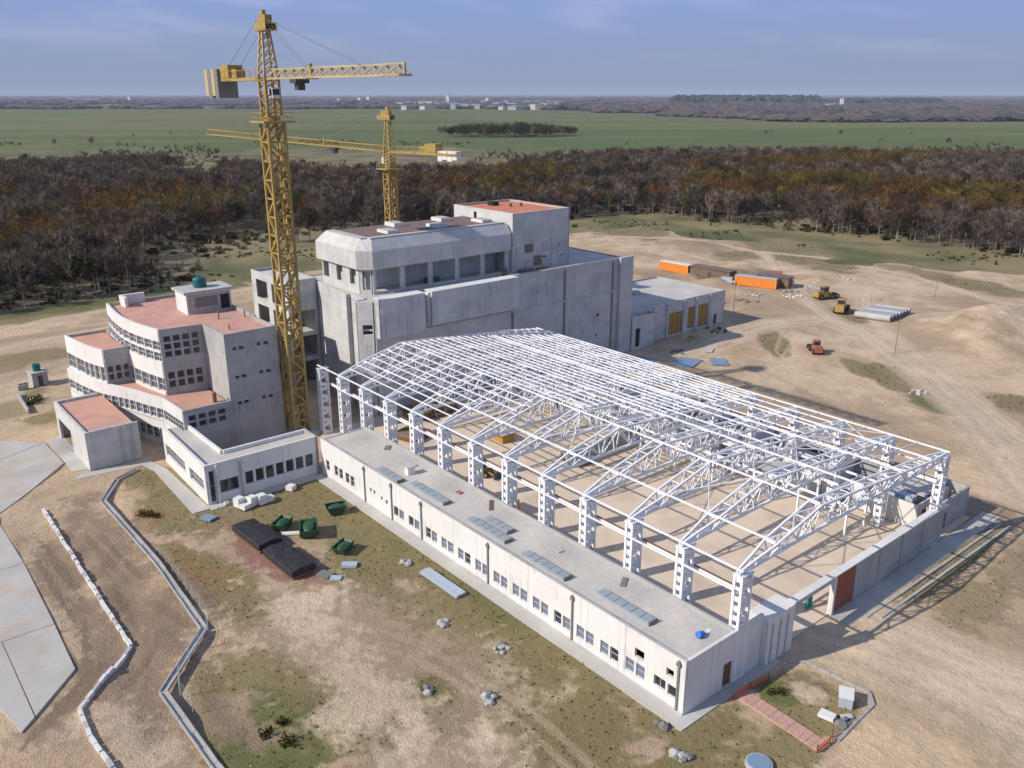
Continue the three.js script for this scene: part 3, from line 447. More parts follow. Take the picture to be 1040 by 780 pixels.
// ---------------------------------------------------------------- end wall of the hall, gate, side wing
{
  const w = thing('end_wall', 'long grey end wall of the steel hall with pale coping', 'wall');
  const bx = (n, m, ...a) => mesh(n, box(...a), m, w);
  bx('pier', M.white, 10.92, 15.2, 0.02, 5.0, -1.6, 0.55);
  bx('lintel', M.concLight, 15.22, 23.0, 4.0, 4.52, -0.55, 0.02);
  bx('post', M.white, 23.02, 23.35, 0.1, 4.5, -0.4, 0.12);
  wallRun(w, [46.8, 0], [27.3, 0], 0.05, 4.5, { mat: M.conc, t: 0.3, name: 'wall_panel', holes: [] });
  for (const s of [32.2, 37.1, 42]) bx('pilaster', M.conc, s - 0.2, s + 0.2, 0.05, 4.48, 0.003, 0.08);
  bx('coping', M.white, 23.37, 47.6, 4.502, 4.62, -0.75, 0.1);
  bx('coping', M.white, 11.5, 23.35, 4.525, 4.63, -0.7, 0.12);
  const p = bx('infill', M.brickRed, 23.4, 27.28, 0.1, 4.4, -0.3, -0.12);
  // courses of brick stand proud of the mortar bed
  for (let r = 0; r < 17; r++) for (let c = 0; c < 5; c++) { const o = (r % 2) * 0.38; mesh('brick', box(23.45 + c * 0.76 + o * 0.5, 23.45 + c * 0.76 + 0.7 + (c < 4 ? o * 0.5 : 0), 0.14 + r * 0.25, 0.14 + r * 0.25 + 0.225, -0.119, -0.085), M.brick, p); }
  for (let k = 0; k < 3; k++) bx('jamb', M.concLight, 11.6 + k * 1.2, 11.75 + k * 1.2, 0.05, 4.4, 0.552, 0.64);
  single('site_hoarding', 'turquoise hoarding panel standing in the gateway of the hall', 'panel', [box(22.0, 22.9, 0.12, 2.6, -2.2, -2.12), box(22.0, 22.07, 0.12, 2.7, -2.12, -2.0), box(22.83, 22.9, 0.12, 2.7, -2.12, -2.0)], M.teal);
  // side wing: roofless rooms of pale blockwork behind the far columns
  const s = thing('side_wing', 'row of roofless white block rooms along far side of steel hall', 'building');
  const sx = (n, m, ...a) => mesh(n, box(...a), m, s);
  wallRun(s, [55.9, -70], [55.9, -1.3], 0.05, 4.05, { mat: M.conc, t: 0.3, name: 'outer_wall' });
  wallRun(s, [55.88, -1], [46.85, -1], 0.05, 4.0, { mat: M.conc, t: 0.3, name: 'end_wall', holes: [{ s0: 5.6, s1: 7.4, y0: 0.1, y1: 2.4, glass: M.brickRed, f: 0.08, frame: M.conc }] });
  const zs = [-3.2, -9.5, -15.9, -22.2, -28.6, -34.9, -41.3, -47.6, -54, -60.3, -66.7];
  zs.forEach((z, i) => {
    const h = 3.3 + ((i * 37) % 5) * 0.14;
    wallRun(s, [55.55, z], [47.4, z], 0.1, h, { mat: M.plaster, t: 0.22, name: 'cross_wall', holes: [{ s0: 5.4, s1: 7.0 + (i % 3) * 0.3, y0: 0.12, y1: 2.3, open: true }, ...(i % 2 ? [{ s0: 1.4, s1: 3.6, y0: 0.12, y1: 2.35, open: true }] : [])] });
    if (i + 1 < zs.length) {
      const len = z - zs[i + 1];
      wallRun(s, [47.2, z], [47.2, zs[i + 1] + 0.25], 0.1, h - 0.03, { mat: M.plaster, t: 0.22, name: 'front_wall', holes: i % 3 === 1 ? [{ s0: 2.0, s1: 3.5, y0: 0.12, y1: 2.3, open: true }] : i % 3 === 2 ? [{ s0: 3.6, s1: 4.9, y0: 0.9, y1: 2.2, open: true }] : [] });
      if (i % 2 === 0) wallRun(s, [51.4, z - 0.25], [51.4, zs[i + 1] + 0.03], 0.1, h - 0.4, { mat: M.plaster, t: 0.2, name: 'partition' });
      if ([0, 2, 5, 6, 8].includes(i)) sx('roof_slab', M.roofSlab, 50.0 + (i % 3), 55.56, h + 0.005, h + 0.2, z - len + 0.4, z - 0.5);
    }
  });
  sx('floor_slab', M.conc, 47.0, 55.57, 0.121, 0.15, -70, -1.4);
  for (let i = 0; i < 5; i++) sx('duct', M.zinc, 48.2, 49.4, 2.9 + (i % 2) * 0.25, 3.5 + (i % 2) * 0.25, -8.6 - i * 12.7, -4.4 - i * 12.7);
}

// ---------------------------------------------------------------- the steel hall
const FZ = (k) => -0.5 - 6.35 * k;                    // frames every 6.35 m
const PROFILE = [[7.0, 11.1], [11.5, 12.32], [18.3, 13.95], [26.2, 13.35], [34.1, 12.65], [40.8, 12.05], [45.4, 11.6]];
const topY = (x) => { for (let i = 0; i + 1 < PROFILE.length; i++) { const [a, h] = PROFILE[i], [b, g] = PROFILE[i + 1]; if (x <= b + 1e-6) return mix(h, g, (x - a) / (b - a)); } return 11.5; };
const ORD = ['first', 'second', 'third', 'fourth', 'fifth', 'sixth', 'seventh', 'eighth', 'ninth', 'tenth', 'eleventh', 'twelfth', 'thirteenth'];
{
  // lattice column, laced box section
  const col = (h, w, d, label, pos, lat) => {
    const c = thing('lattice_column', label, 'column', pos, 0, 'lattice columns of the steel hall');
    for (const sx of [-1, 1]) for (const sz of [-1, 1]) bar(c, 'post', V(sx * w / 2, 0, sz * d / 2), V(sx * w / 2, h, sz * d / 2), 0.26, 0.26, M.steel);
    const n = Math.round(h / 0.95);
    for (let k = 0; k < n; k++) { const y = (k + 0.5) * h / n; for (const sz of [-1, 1]) bar(c, 'batten', V(-w / 2 + 0.13, y, sz * (d / 2 + 0.02)), V(w / 2 - 0.13, y + (k % 2 ? 0.3 : -0.3) * lat, sz * (d / 2 + 0.02)), 0.06, 0.5, M.steel); for (const sx of [-1, 1]) bar(c, 'batten', V(sx * (w / 2 + 0.02), y, -d / 2 + 0.13), V(sx * (w / 2 + 0.02), y, d / 2 - 0.13), 0.06, 0.5, M.steel); }
    bar(c, 'cap_plate', V(0, h - 0.05, -d / 2 - 0.16), V(0, h - 0.05, d / 2 + 0.16), w + 0.5, 0.1, M.steel); bar(c, 'base_plate', V(0, 0.04, -d / 2 - 0.2), V(0, 0.04, d / 2 + 0.2), w + 0.6, 0.08, M.steel);
    return c;
  };
  let lc, rc;
  for (let k = 0; k < 13; k++) {
    const where = k === 0 ? 'at the near corner by the low roof' : k === 12 ? 'nearest the crane, in shade' : `${ORD[k]} from the near end`;
    const l = `white lattice column behind low building roof, ${where}`;
    if (k === 0) lc = col(10.6, 1.25, 0.75, l, [7.75, 0.12, FZ(0)], 1); else copyOf(lc, [7.75, 0.12, FZ(k)], 0, l);
    if (k > 11) continue;
    const r = `white steel column on far side of hall, ${k === 0 ? 'at the end wall' : `${ORD[k]} from the end wall`}`;
    if (k === 0) rc = col(11.0, 0.9, 0.7, r, [45.3, 0.12, FZ(0)], 1); else copyOf(rc, [45.3, 0.12, FZ(k)], 0, r);
  }
  // triangular roof truss: two top chords, one bottom chord
  const truss = thing('roof_truss', 'front white roof truss of the hall, nearest the end wall', 'truss', [0, 0, FZ(0)], 0, 'arched trusses of the steel hall');
  const xs = [7.0, 9.25, 11.5, 13.75, 16.0, 18.3, 20.95, 23.6, 26.2, 28.85, 31.5, 34.1, 36.35, 38.6, 40.8, 43.1, 45.4];
  const gap = (x) => 0.14 + 0.5 * sst(7, 12, x) * sst(45.4, 41, x), botY = (x) => 10.72 + 0.25 * (1 - ((x - 26.2) / 19.2) ** 2);
  for (let i = 0; i + 1 < xs.length; i++) {
    const a = xs[i], b = xs[i + 1], A = topY(a), Bt = topY(b);
    for (const s of [-1, 1]) {
      bar(truss, 'top_chord', V(a, A, s * gap(a)), V(b, Bt, s * gap(b)), 0.2, 0.22, M.steel);
      if (i > 0) bar(truss, 'upright', V(a, A - 0.1, s * gap(a)), V(a, botY(a) + 0.12, s * 0.1), 0.11, 0.11, M.steel);
      bar(truss, 'diagonal', i % 2 ? V(a, A - 0.1, s * gap(a)) : V(a, botY(a) + 0.1, s * 0.1), i % 2 ? V(b, botY(b) + 0.1, s * 0.1) : V(b, Bt - 0.1, s * gap(b)), 0.12, 0.12, M.steel);
    }
    bar(truss, 'bottom_chord', V(a, botY(a), 0), V(b, botY(b), 0), 0.26, 0.26, M.steel);
    if (i > 1) bar(truss, 'cross_tie', V(a, A, -gap(a)), V(a, A, gap(a)), 0.1, 0.1, M.steel);
    if (i > 1 && i < 15) bar(truss, 'lacing', V(a, A + 0.02, (i % 2 ? 1 : -1) * gap(a)), V(b, Bt + 0.02, (i % 2 ? -1 : 1) * gap(b)), 0.08, 0.08, M.steel);
  }
  for (let k = 1; k < 12; k++) copyOf(truss, [0, 0, FZ(k)], 0, k === 11 ? 'rearmost white roof truss, against the grey concrete building' : `${ORD[k]} white roof truss counted from the hall end wall`);
  // purlins along the hall
  const px = [7.0, 11.5, 18.3, 26.2, 34.1, 40.8, 45.4], plab = ['over the near columns', 'second from the low building', 'at the ridge', 'next beyond the ridge', 'third from the far side', 'second from the far side', 'at the far eave'];
  px.forEach((x, i) => {
    const p = thing('purlin', `white steel purlin along the whole hall, ${plab[i]}`, 'purlin', [x, topY(x) + 0.2, 0], 0, 'purlins of the steel hall');
    const last = i === 0 ? 12 : 11;
    for (let k = 0; k < last; k++) bar(p, 'length', V(0, 0, FZ(k) + (k ? -0.01 : 0.5)), V(0, 0, FZ(k + 1) + 0.01), 0.15, 0.17, M.steel);
  });
  for (let k = 0; k < 15; k++) {
    const x = 27.3 + k * 1.22; if (px.some((q) => Math.abs(q - x) < 0.35)) continue;
    const p = thing('thin_purlin', `thin white purlin on the far roof slope, ${k < 13 ? ORD[k] : k === 13 ? 'fourteenth' : 'fifteenth'} down from the ridge`, 'purlin', [x, topY(x) + 0.18, 0], 0, 'thin purlins of the steel hall');
    for (let b = 0; b < 11; b++) { if (b < 2 + (k % 3 === 1 ? 0 : 2) || (b < 6 && (b * 7 + k * 5) % 9 === 0)) continue; bar(p, 'length', V(0, 0, FZ(b) - 0.01), V(0, 0, FZ(b + 1) + 0.01), 0.1, 0.14, M.steel); }
  }
  for (let k = 0; k < 13; k++) {
    const x = 9.0 + k * 1.3; if (px.some((q) => Math.abs(q - x) < 0.35)) continue;
    const p = thing('thin_purlin', `thin white purlin over the rear bays of the near slope, ${ORD[k]} up from the eave`, 'purlin', [x, topY(x) + 0.18, 0], 0, 'thin purlins of the steel hall');
    for (let b = 7 - Math.floor(k / 4); b < 11; b++) bar(p, 'length', V(0, 0, FZ(b) - 0.01), V(0, 0, FZ(b + 1) + 0.01), 0.1, 0.14, M.steel);
  }
  for (let b = 0; b < 11; b++) {
    const r = thing('sag_rod_line', `line of white sag rods midway between the ${ORD[b]} and ${ORD[b + 1]} trusses`, 'rods', [0, 0.2, FZ(b) - 3.175], 0, 'sag rods of the steel hall');
    for (let i = b > 5 ? 1 : 3; i + 1 < PROFILE.length; i++) bar(r, 'rod', V(PROFILE[i][0], PROFILE[i][1], 0), V(PROFILE[i + 1][0], PROFILE[i + 1][1], 0), 0.09, 0.09, M.steel);
  }
  // crane runway rail on the near columns
  for (const [x, y, lab, n] of [[8.75, 8.1, 'white runway beam with brown rail along the near row of columns', 12], [44.5, 8.3, 'white runway beam with brown rail along the far row of columns', 11]]) {
    const r = thing('runway_beam', lab, 'beam', [x, y, 0]);
    for (let k = 0; k < n; k++) { bar(r, 'girder', V(0, 0, FZ(k) - 0.02), V(0, 0, FZ(k + 1) + 0.02), 0.24, 0.42, M.steel); bar(r, 'rail', V(0, 0.27, FZ(k) - 0.01), V(0, 0.27, FZ(k + 1) + 0.01), 0.12, 0.11, M.rail); }
  }
  for (const [x, lab] of [[6.6, 'thin white side rail outside the near columns, below the eave'], [46.0, 'thin white side rail outside the far columns, below the eave']]) {
    const r = thing('side_rail', lab, 'rail', [x, 9.4, 0]); for (let k = 0; k < 11; k++) bar(r, 'length', V(0, 0, FZ(k) - 0.01), V(0, 0, FZ(k + 1) + 0.01), 0.12, 0.16, M.steel);
  }
  // white floor frame over the far side of the hall, half built
  const mz = thing('floor_frame', 'white steel floor frame standing along the far side of hall', 'frame', [0, 0.12, 0]);
  for (let k = 0; k < 22; k++) { const z = -7 - k * 3.175; bar(mz, 'joist', V(37.4, 5.0, z), V(46.6, 5.0, z), 0.14, 0.24, M.steel); if (k % 2 === 0) for (const x of [37.6, 42]) bar(mz, 'post', V(x, 0, z), V(x, 4.9, z), 0.22, 0.22, M.steel); }
  for (const x of [37.6, 42, 46.4]) for (let k = 0; k < 21; k++) bar(mz, 'girder', V(x, 4.75, -7 - k * 3.175), V(x, 4.75, -7 - (k + 1) * 3.175 + 0.01), 0.18, 0.28, M.steel);
  for (const k of [2, 3, 7, 8, 9, 13, 14, 17]) mesh('deck_panel', box(k % 2 ? 38 : 42.2, k % 2 ? 41.8 : 46.2, 5.13, 5.2, -7 - (k + 1) * 3.175 + 0.1, -7 - k * 3.175 - 0.1), M.concLight, mz);
  // bracing between the far trusses, in the plane of the roof
  for (const k of [1, 4, 6, 7, 8, 9, 10]) {
    const r = thing('roof_bracing', `crossed white bracing rods between the ${ORD[k]} and ${ORD[k + 1]} trusses from the end wall`, 'bracing', [0, 0.05, 0], 0, 'roof bracing of the steel hall');
    for (let i = 1; i + 1 < PROFILE.length; i++) { const [a, h] = PROFILE[i], [b, g] = PROFILE[i + 1]; bar(r, 'rod', V(a, h, FZ(k) - 0.5), V(b, g, FZ(k + 1) + 0.5), 0.08, 0.08, M.steel); bar(r, 'rod', V(a, h + 0.1, FZ(k + 1) + 0.5), V(b, g + 0.1, FZ(k) - 0.5), 0.08, 0.08, M.steel); }
  }
}

// ---------------------------------------------------------------- the tall concrete building
{
  const b = thing('concrete_building', 'tall raw concrete building with stepped upper storey and red roofed tower', 'building');
  const low = [[77.2, -78], [18.2, -78], [16.1, -79.9], [16.1, -81.4], [18.3, -81.4], [18.3, -85.7], [17.5, -85.7], [19.0, -98.4], [19.0, -104], [77.2, -104]];
  walls(b, low, 0.02, 19.0, {
    0: { mat: M.concMid, holes: [{ s0: 8.6, s1: 9.4, y0: 8.6, y1: 9.2, open: true }, { s0: 9.0, s1: 9.5, y0: 4.6, y1: 5.1, open: true }, { s0: 55.8, s1: 57.6, y0: 13.6, y1: 15.4, open: true }] }, 1: { mat: M.concMid, holes: [{ s0: 0.5, s1: 2.1, y0: 13.7, y1: 15.3, open: true }, { s0: 1.0, s1: 1.8, y0: 8.9, y1: 9.5, open: true }] }, 2: { mat: M.concMid }, 3: { mat: M.concMid },
    4: { mat: M.concMid, holes: [{ s0: 0.5, s1: 3.8, y0: 1, y1: 4.2, open: true }, { s0: 0.6, s1: 3.6, y0: 10, y1: 18.2, open: true }] }, 5: { mat: M.concMid }, 6: { mat: M.concMid, holes: [{ s0: 0.9, s1: 1.6, y0: 3.2, y1: 6.2, open: true }, { s0: 4, s1: 5.5, y0: 0.1, y1: 3.2, open: true }] }, 7: { mat: M.concMid },
  }, 0.5);
  const floors = [4.2, 9.2, 14.2];
  mesh('terrace', slab(inset(low, 0.45), 18.4, 18.85), M.roofSlab, b);
  for (const y of floors) mesh('floor_slab', slab(inset(low, 0.47), y, y + 0.3), M.concMid, b);
  mesh('core_wall', box(22, 76.6, 0.1, 18.3, -92, -91.6), M.concMid, b);
  // big parapet panels standing proud of the wall
  for (const [x0, x1, z, y0, y1] of [[18.3, 26.6, -77.995, 13.2, 19.55], [28.0, 46.5, -77.995, 13.9, 19.5]]) { const p = mesh('parapet_panel', box(x0, x1, y0, y1, z, -76.3), M.concMid, b); mesh('coping', box(x0 - 0.02, x1 + 0.02, y1 + 0.001, y1 + 0.1, z - 0.6, -76.27), M.white, p); }
  mesh('parapet_panel', box(46.55, 59.0, 18.99, 19.5, -78.5, -77.97), M.concMid, b); mesh('parapet_panel', box(59.2, 77.2, 18.99, 19.52, -78.5, -77.96), M.concMid, b);
  mesh('coping', box(46.55, 77.2, 19.521, 19.58, -78.52, -77.93), M.concLight, b);
  for (const x of [26.75, 27.75]) mesh('fin', box(x - 0.14, x + 0.14, 14, 19.35, -77.99, -76.9), M.white, b);
  for (const x of [46.4, 59.1, 72.0]) mesh('joint_cover', box(x - 0.22, x + 0.22, 0.2, 18.95, -77.998, -77.86), M.pipeGrey, b);
  mesh('corner_pier', box(73.6, 77.22, 0.02, 19.6, -77.996, -77.4), M.concMid, b);
  mesh('slab_edge', [box(18.4, 73.4, 13.0, 13.3, -77.997, -77.75)], M.concMid, b);
  // raised storey: set back band of openings, then a bevelled volume
  const up = [[49.9, -83.1], [21.2, -83.1], [19.7, -84.8], [19.7, -97.4], [49.9, -97.4]];
  walls(b, up, 18.86, 23.2, {
    0: { mat: M.concMid, holes: grid(1.0, 28.2, 5, 0.9, 19.2, 22.9, 1, 0, { open: true }) }, 1: { mat: M.concMid, holes: [{ s0: 0.5, s1: 1.8, y0: 19.6, y1: 22.7, open: true }] },
    2: { mat: M.concMid, holes: [{ s0: 1.2, s1: 3.2, y0: 20.2, y1: 22.9, open: true }, { s0: 5.6, s1: 7.6, y0: 20.1, y1: 22.9, open: true }, { s0: 10.3, s1: 12.2, y0: 20.1, y1: 22.9, open: true }] }, 3: { mat: M.concMid }, 4: { none: true },
  }, 0.4);
  mesh('inner_wall', [box(22, 49.8, 18.9, 23.1, -87.3, -87.0), box(22.5, 22.8, 18.9, 23.1, -97, -87.4)], M.concMid, b);
  mesh('stored_crate', box(33, 35.4, 18.86, 19.7, -85.9, -84.6), M.tealDark, b);
  const o = [[49.8, -82.4], [20.9, -82.4], [19.0, -84.4], [19.0, -98.0], [49.8, -98.0]], i2 = [[49.8, -83.7], [21.6, -83.7], [20.3, -85.1], [20.3, -96.7], [49.8, -96.7]];
  const pos = [], quad = (a, b2, c, d) => pos.push(...a, ...b2, ...c, ...a, ...c, ...d), at = (r, k, y) => [r[k][0], y, r[k][1]];
  for (let k = 0; k < 5; k++) { const n = (k + 1) % 5; quad(at(o, n, 23.1), at(o, k, 23.1), at(o, k, 26.1), at(o, n, 26.1)); quad(at(o, n, 26.1), at(o, k, 26.1), at(i2, k, 27.75), at(i2, n, 27.75)); }
  for (let k = 1; k < 4; k++) { pos.push(...at(i2, 0, 27.75), ...at(i2, k + 1, 27.75), ...at(i2, k, 27.75)); pos.push(...at(o, 0, 23.1), ...at(o, k, 23.1), ...at(o, k + 1, 23.1)); }
  const vg = new THREE.BufferGeometry(); vg.setAttribute('position', new THREE.Float32BufferAttribute(pos.map((v, q) => v), 3)); { const p = vg.attributes.position.array; for (let t = 0; t < p.length; t += 9) for (let c = 0; c < 3; c++) { const s = p[t + 3 + c]; p[t + 3 + c] = p[t + 6 + c]; p[t + 6 + c] = s; } } vg.computeVertexNormals();
  mesh('bevelled_storey', vg, M.concMid, b);
  mesh('eave_band', [box(21, 49.78, 25.9, 26.06, -82.399, -82.34)], M.concMid, b);
  mesh('roof_covering', [box(21.8, 49.4, 27.751, 27.83, -96.4, -85.0)], M.brownRoof, b);
  for (let k = 0; k < 5; k++) { const x = 26.5 + k * 5.0; for (const [z0, z1, h] of k % 2 ? [[-95.6, -92.4, 0.6]] : [[-90.0, -86.6, 0.45]]) { const u = mesh('skylight_upstand', box(x, x + 2.2, 27.831, 27.83 + h, z0, z1), M.white, b); mesh('lid', box(x + 0.1, x + 2.1, 27.832 + h, 27.9 + h, z0 + 0.12, z1 - 0.12), M.concLight, u); } }
  mesh('roof_kerb', [box(21.5, 49.4, 27.751, 28.0, -85.0, -83.8), box(20.4, 21.78, 27.751, 27.95, -96.5, -84.9)], M.concLight, b);
  // tower
  const tw = [[64.3, -82.5], [50.2, -82.5], [50.2, -100.3], [64.3, -100.3]];
  walls(b, tw, 18.86, 29.6, { 0: { mat: M.concMid, holes: [{ s0: 5.8, s1: 6.9, y0: 18.9, y1: 21.2, open: true }, { s0: 1.4, s1: 2.2, y0: 19.9, y1: 21.0, open: true }] }, 1: { mat: M.concMid, holes: [{ s0: 10.6, s1: 11.5, y0: 25.8, y1: 28.9, open: true }] } }, 0.4);
  mesh('tower_roof', slab(inset(tw, 0.35), 28.8, 29.25), M.terracottaRed, b);
  mesh('roof_hatch', box(56.2, 57.6, 29.251, 30.0, -97.4, -95.6), M.black, b); for (const [x, z] of [[58, -92.5], [60.2, -92]]) mesh('roof_vent', cyl(0.3, 0.3, 0.7, x, 29.251, z), M.brownRoof, b);
  // shuttering boards still against the foot of the tower
  for (let k = 0; k < 12; k++) { const x = 51 + (k % 6) * 2.15, y = 19.0 + Math.floor(k / 6) * 2.9; mesh('formwork_board', box(x, x + 1.85, y + (k % 3) * 0.3, y + 2.4 - (k % 2) * 0.6, -82.496, -82.38), [M.concMid, M.ochre, M.soilBrown, M.concLight, M.soilBrown][(k * 3) % 5] === M.ochre ? M.soilBrown : [M.concMid, M.concLight][k % 2], b); }
  for (const c of [[51, 54, 18.86, 19.5, -81.8, -80.2], [55, 57.6, 18.86, 19.3, -81.6, -80.6], [46.8, 47.6, 18.86, 20.4, -81.4, -80.8]]) mesh('stored_board', box(...c), M.soilBrown, b);

  // stair block between offices and concrete building
  const st = thing('stair_block', 'unfinished white stair block with dark open floors beside yellow crane', 'building');
  const sr = [[18.9, -98.6], [13.3, -98.6], [13.3, -113], [18.9, -113]];
  walls(st, sr, 0.02, 19.6, {
    0: { mat: M.concMid, holes: [0, 1, 2].map((k) => ({ s0: 0.5, s1: 5.1, y0: 1.0 + k * 4.6, y1: 4.9 + k * 4.6, open: true })) }, 1: { mat: M.concMid, holes: [0, 1, 2, 3].flatMap((k) => [{ s0: 1.6, s1: 6.2, y0: 1.0 + k * 4.6, y1: 4.4 + k * 4.6, open: true }, { s0: 8, s1: 12.6, y0: 1.0 + k * 4.6, y1: 4.4 + k * 4.6, open: true }]) },
  }, 0.3);
  for (let k = 0; k < 4; k++) mesh('floor_slab', slab(inset(sr, 0.25), 4.95 + k * 4.6, 5.25 + k * 4.6), M.concMid, st);
  mesh('rear_wall', box(13.7, 18.5, 0.1, 18.6, -107, -106.7), M.concMid, st);
  // annex with ochre doors
  const an = thing('annex', 'low concrete annex with ochre shuttered doorways beyond the steel hall', 'building');
  const ar = [[110.6, -79.2], [77.4, -79.2], [77.4, -99.8], [110.6, -99.8]];
  walls(an, ar, 0.02, 7.7, { 0: { mat: M.concMid, holes: [{ s0: 14.8, s1: 19.4, y0: 0.4, y1: 5.2, glass: M.ochre, cols: 3, f: 0.12, frame: M.wood, inset: 0.2 }, { s0: 10.6, s1: 13.0, y0: 0.8, y1: 5.6, glass: M.ochre, cols: 2, f: 0.12, frame: M.wood, inset: 0.2 }, { s0: 6.0, s1: 9.4, y0: 0.6, y1: 5.6, glass: M.ochre, cols: 2, f: 0.12, frame: M.wood, inset: 0.2 }, { s0: 2.6, s1: 3.6, y0: 0.2, y1: 2.6, open: true }] } }, 0.4);
  mesh('roof', slab(inset(ar, 0.35), 7.0, 7.35), M.roofSlab, an);
  const pr = [[84.6, -77.2], [77.5, -77.2], [77.5, -79.18], [84.6, -79.18]];
  walls(an, pr, 0.02, 6.9, { 0: { mat: M.concMid, holes: [{ s0: 4.6, s1: 6.0, y0: 0.5, y1: 4.4, open: true }] }, 2: { none: true } }, 0.3); mesh('porch_roof', slab(inset(pr, 0.28), 6.3, 6.6), M.roofSlab, an);
  for (const x of [86.2, 90.6, 96.2, 100.4, 105.2]) mesh('pilaster', box(x - 0.3, x + 0.3, 0.05, 7.5, -79.197, -78.9), M.concMid, an);
  mesh('roof_plinth', [box(80, 88, 7.351, 7.8, -95, -90), box(92, 94, 7.351, 8.0, -92, -90)], M.concLight, an);
}

// ---------------------------------------------------------------- the office building with terracotta roofs
{
  const b = thing('office_building', 'stepped white office building with pink terracotta roofs and ribbon windows', 'building');
  const ribbon = (y0, y1, m = 0.09) => (L) => [{ s0: m, s1: L - m, y0, y1, cols: Math.max(2, Math.round((L - 2 * m) / 0.95)), rows: 2, f: 0.11, inset: 0.2, glass: M.glassMid }];
  const dark = { f: 0.05, inset: 0.22 };
  // ground floor under the tiers
  const bend = (pts, n) => new THREE.CatmullRomCurve3(pts.map(([x, z]) => V(x, 0, z)), false, 'centripetal').getPoints(n).map((p) => [p.x, p.z]);
  const c1 = bend([[-12.95, -87.2], [-14.2, -90.8], [-15.3, -94.5], [-16.4, -97.2], [-17.9, -100.9], [-19.0, -106], [-19.8, -112]], 14);
  const up1 = [[-5.55, -79.6], [-12.65, -79.6], ...c1, [2.9, -112], [2.9, -88.2], [-5.55, -88.2]], n1 = c1.length;
  const ringSides = (first, band, before, count, closed) => { const o = {}; for (let i = 0; i < before + count - 1; i++) o[i] = i < first.length ? first[i] : band; closed.forEach((c, k) => { o[before + count - 1 + k] = c; }); return o; };
  const tier = (a, b2) => ({ mat: M.white, holes: ribbon(a, b2) });
  const shut = [{ mat: M.conc }, { mat: M.conc }, { none: true }, { none: true }];
  walls(b, up1, 0.02, 3.9, ringSides([{ mat: M.conc }], tier(0.9, 2.7), 2, n1, shut));
  mesh('floor_slab', slab(inset(up1, 0.02), 3.901, 4.1), M.concLight, b);
  walls(b, up1, 4.101, 7.7, ringSides([{ mat: M.conc, holes: grid(1.0, 6.4, 4, 0.35, 4.9, 6.8, 2, 0.25, dark) }], tier(4.3, 5.9), 2, n1, shut));
  mesh('roof', slab(inset(up1, 0.3), 7.1, 7.4), M.terracotta, b);
  // left tier
  const c2 = bend([[-17.1, -98.9], [-18.0, -101.8], [-18.6, -105], [-19.4, -111.9]], 6);
  const lv = [[-13.2, -98.9], ...c2, [-13.2, -111.9]];
  walls(b, lv, 7.41, 13.1, ringSides([{ mat: M.conc, holes: grid(0.5, 3.6, 3, 0.35, 8.2, 10.4, 2, 0.25, dark) }], tier(8.0, 10.3), 1, c2.length, [{ mat: M.conc }, { none: true }]));
  mesh('roof', slab(inset(lv, 0.3), 12.3, 12.7), M.terracotta, b);
  // main tier, two storeys
  const c3 = bend([[-11.7, -88.6], [-12.9, -94], [-13.5, -100.2], [-13.2, -106], [-12.6, -111.2]], 10);
  const mn = [[-5.52, -88.0], ...c3, [3.0, -111.2], [3.0, -88.0]];
  const two = (L) => [...ribbon(7.9, 10.0)(L), ...ribbon(12.5, 13.9)(L), ...ribbon(14.2, 15.6)(L)];
  walls(b, mn, 7.41, 17.5, ringSides([{ mat: M.conc, holes: [...grid(0.7, 5.7, 4, 0.35, 8.5, 10.9, 2, 0.25, dark), ...grid(0.7, 5.7, 4, 0.35, 13.2, 16.4, 3, 0.25, dark)] }], { mat: M.white, holes: two }, 1, c3.length, [{ mat: M.conc }, { mat: M.conc }, { none: true }]));
  mesh('roof', slab(inset(mn, 0.3), 16.6, 17.0), M.terracotta, b);
  // stair tower at the front
  const tw = [[2.5, -80.0], [-5.5, -80.0], [-5.5, -88.0], [2.5, -88.0]];
  const slit = (y) => [{ s0: 1.4, s1: 2.2, y0: y, y1: y + 0.55, ...dark }, { s0: 2.6, s1: 3.2, y0: y + 0.05, y1: y + 0.6, ...dark }, { s0: 5.2, s1: 6.0, y0: y, y1: y + 0.5, ...dark }, { s0: 6.3, s1: 6.9, y0: y, y1: y + 0.5, ...dark }];
  walls(b, tw, 0.02, 17.52, { 0: { mat: M.conc, holes: [...slit(14.9), ...slit(10.6), ...slit(6.6)] }, 1: { mat: M.conc }, 2: { none: true } });
  mesh('roof', slab([[2.2, -80.3], [-5.2, -80.3], [-5.2, -88.25], [2.2, -88.25]], 16.61, 17.003), M.terracotta, b);
  // roof house
  const ph = [[2.7, -96.6], [-4.5, -96.6], [-4.5, -101.4], [2.7, -101.4]];
  const hs = mesh('roof_house', slab(ph, 17.0, 20.3), M.white, b); mesh('face', box(-4.3, 2.5, 17.2, 20.0, -96.598, -96.5), M.conc, hs); mesh('opening', box(0.9, 2.3, 17.3, 19.6, -96.499, -96.46), M.black, hs); mesh('louvre', box(-3.2, 0.4, 18.0, 19.6, -96.499, -96.46), M.pipeGrey, hs);
  mesh('roof_house_slab', slab(inset(ph, -0.4), 20.301, 20.65), M.concLight, b);
  mesh('parapet', [box(-10.5, -6.6, 17.0, 18.6, -111.0, -110.4), box(-10.5, -10.0, 17.0, 18.6, -110.38, -108)], M.white, b);
  for (const [x, z, h] of [[-1.8, -91, 1.4], [1.8, -89.6, 1.2], [-3.0, -84, 0.8]]) mesh('vent_pipe', cyl(0.12, 0.12, h, x, 17.0, z, 8), M.pipeGrey, b);
  mesh('chimney', box(-7.6, -7.1, 7.401, 8.9, -81.6, -81.1), M.soilBrown, b);
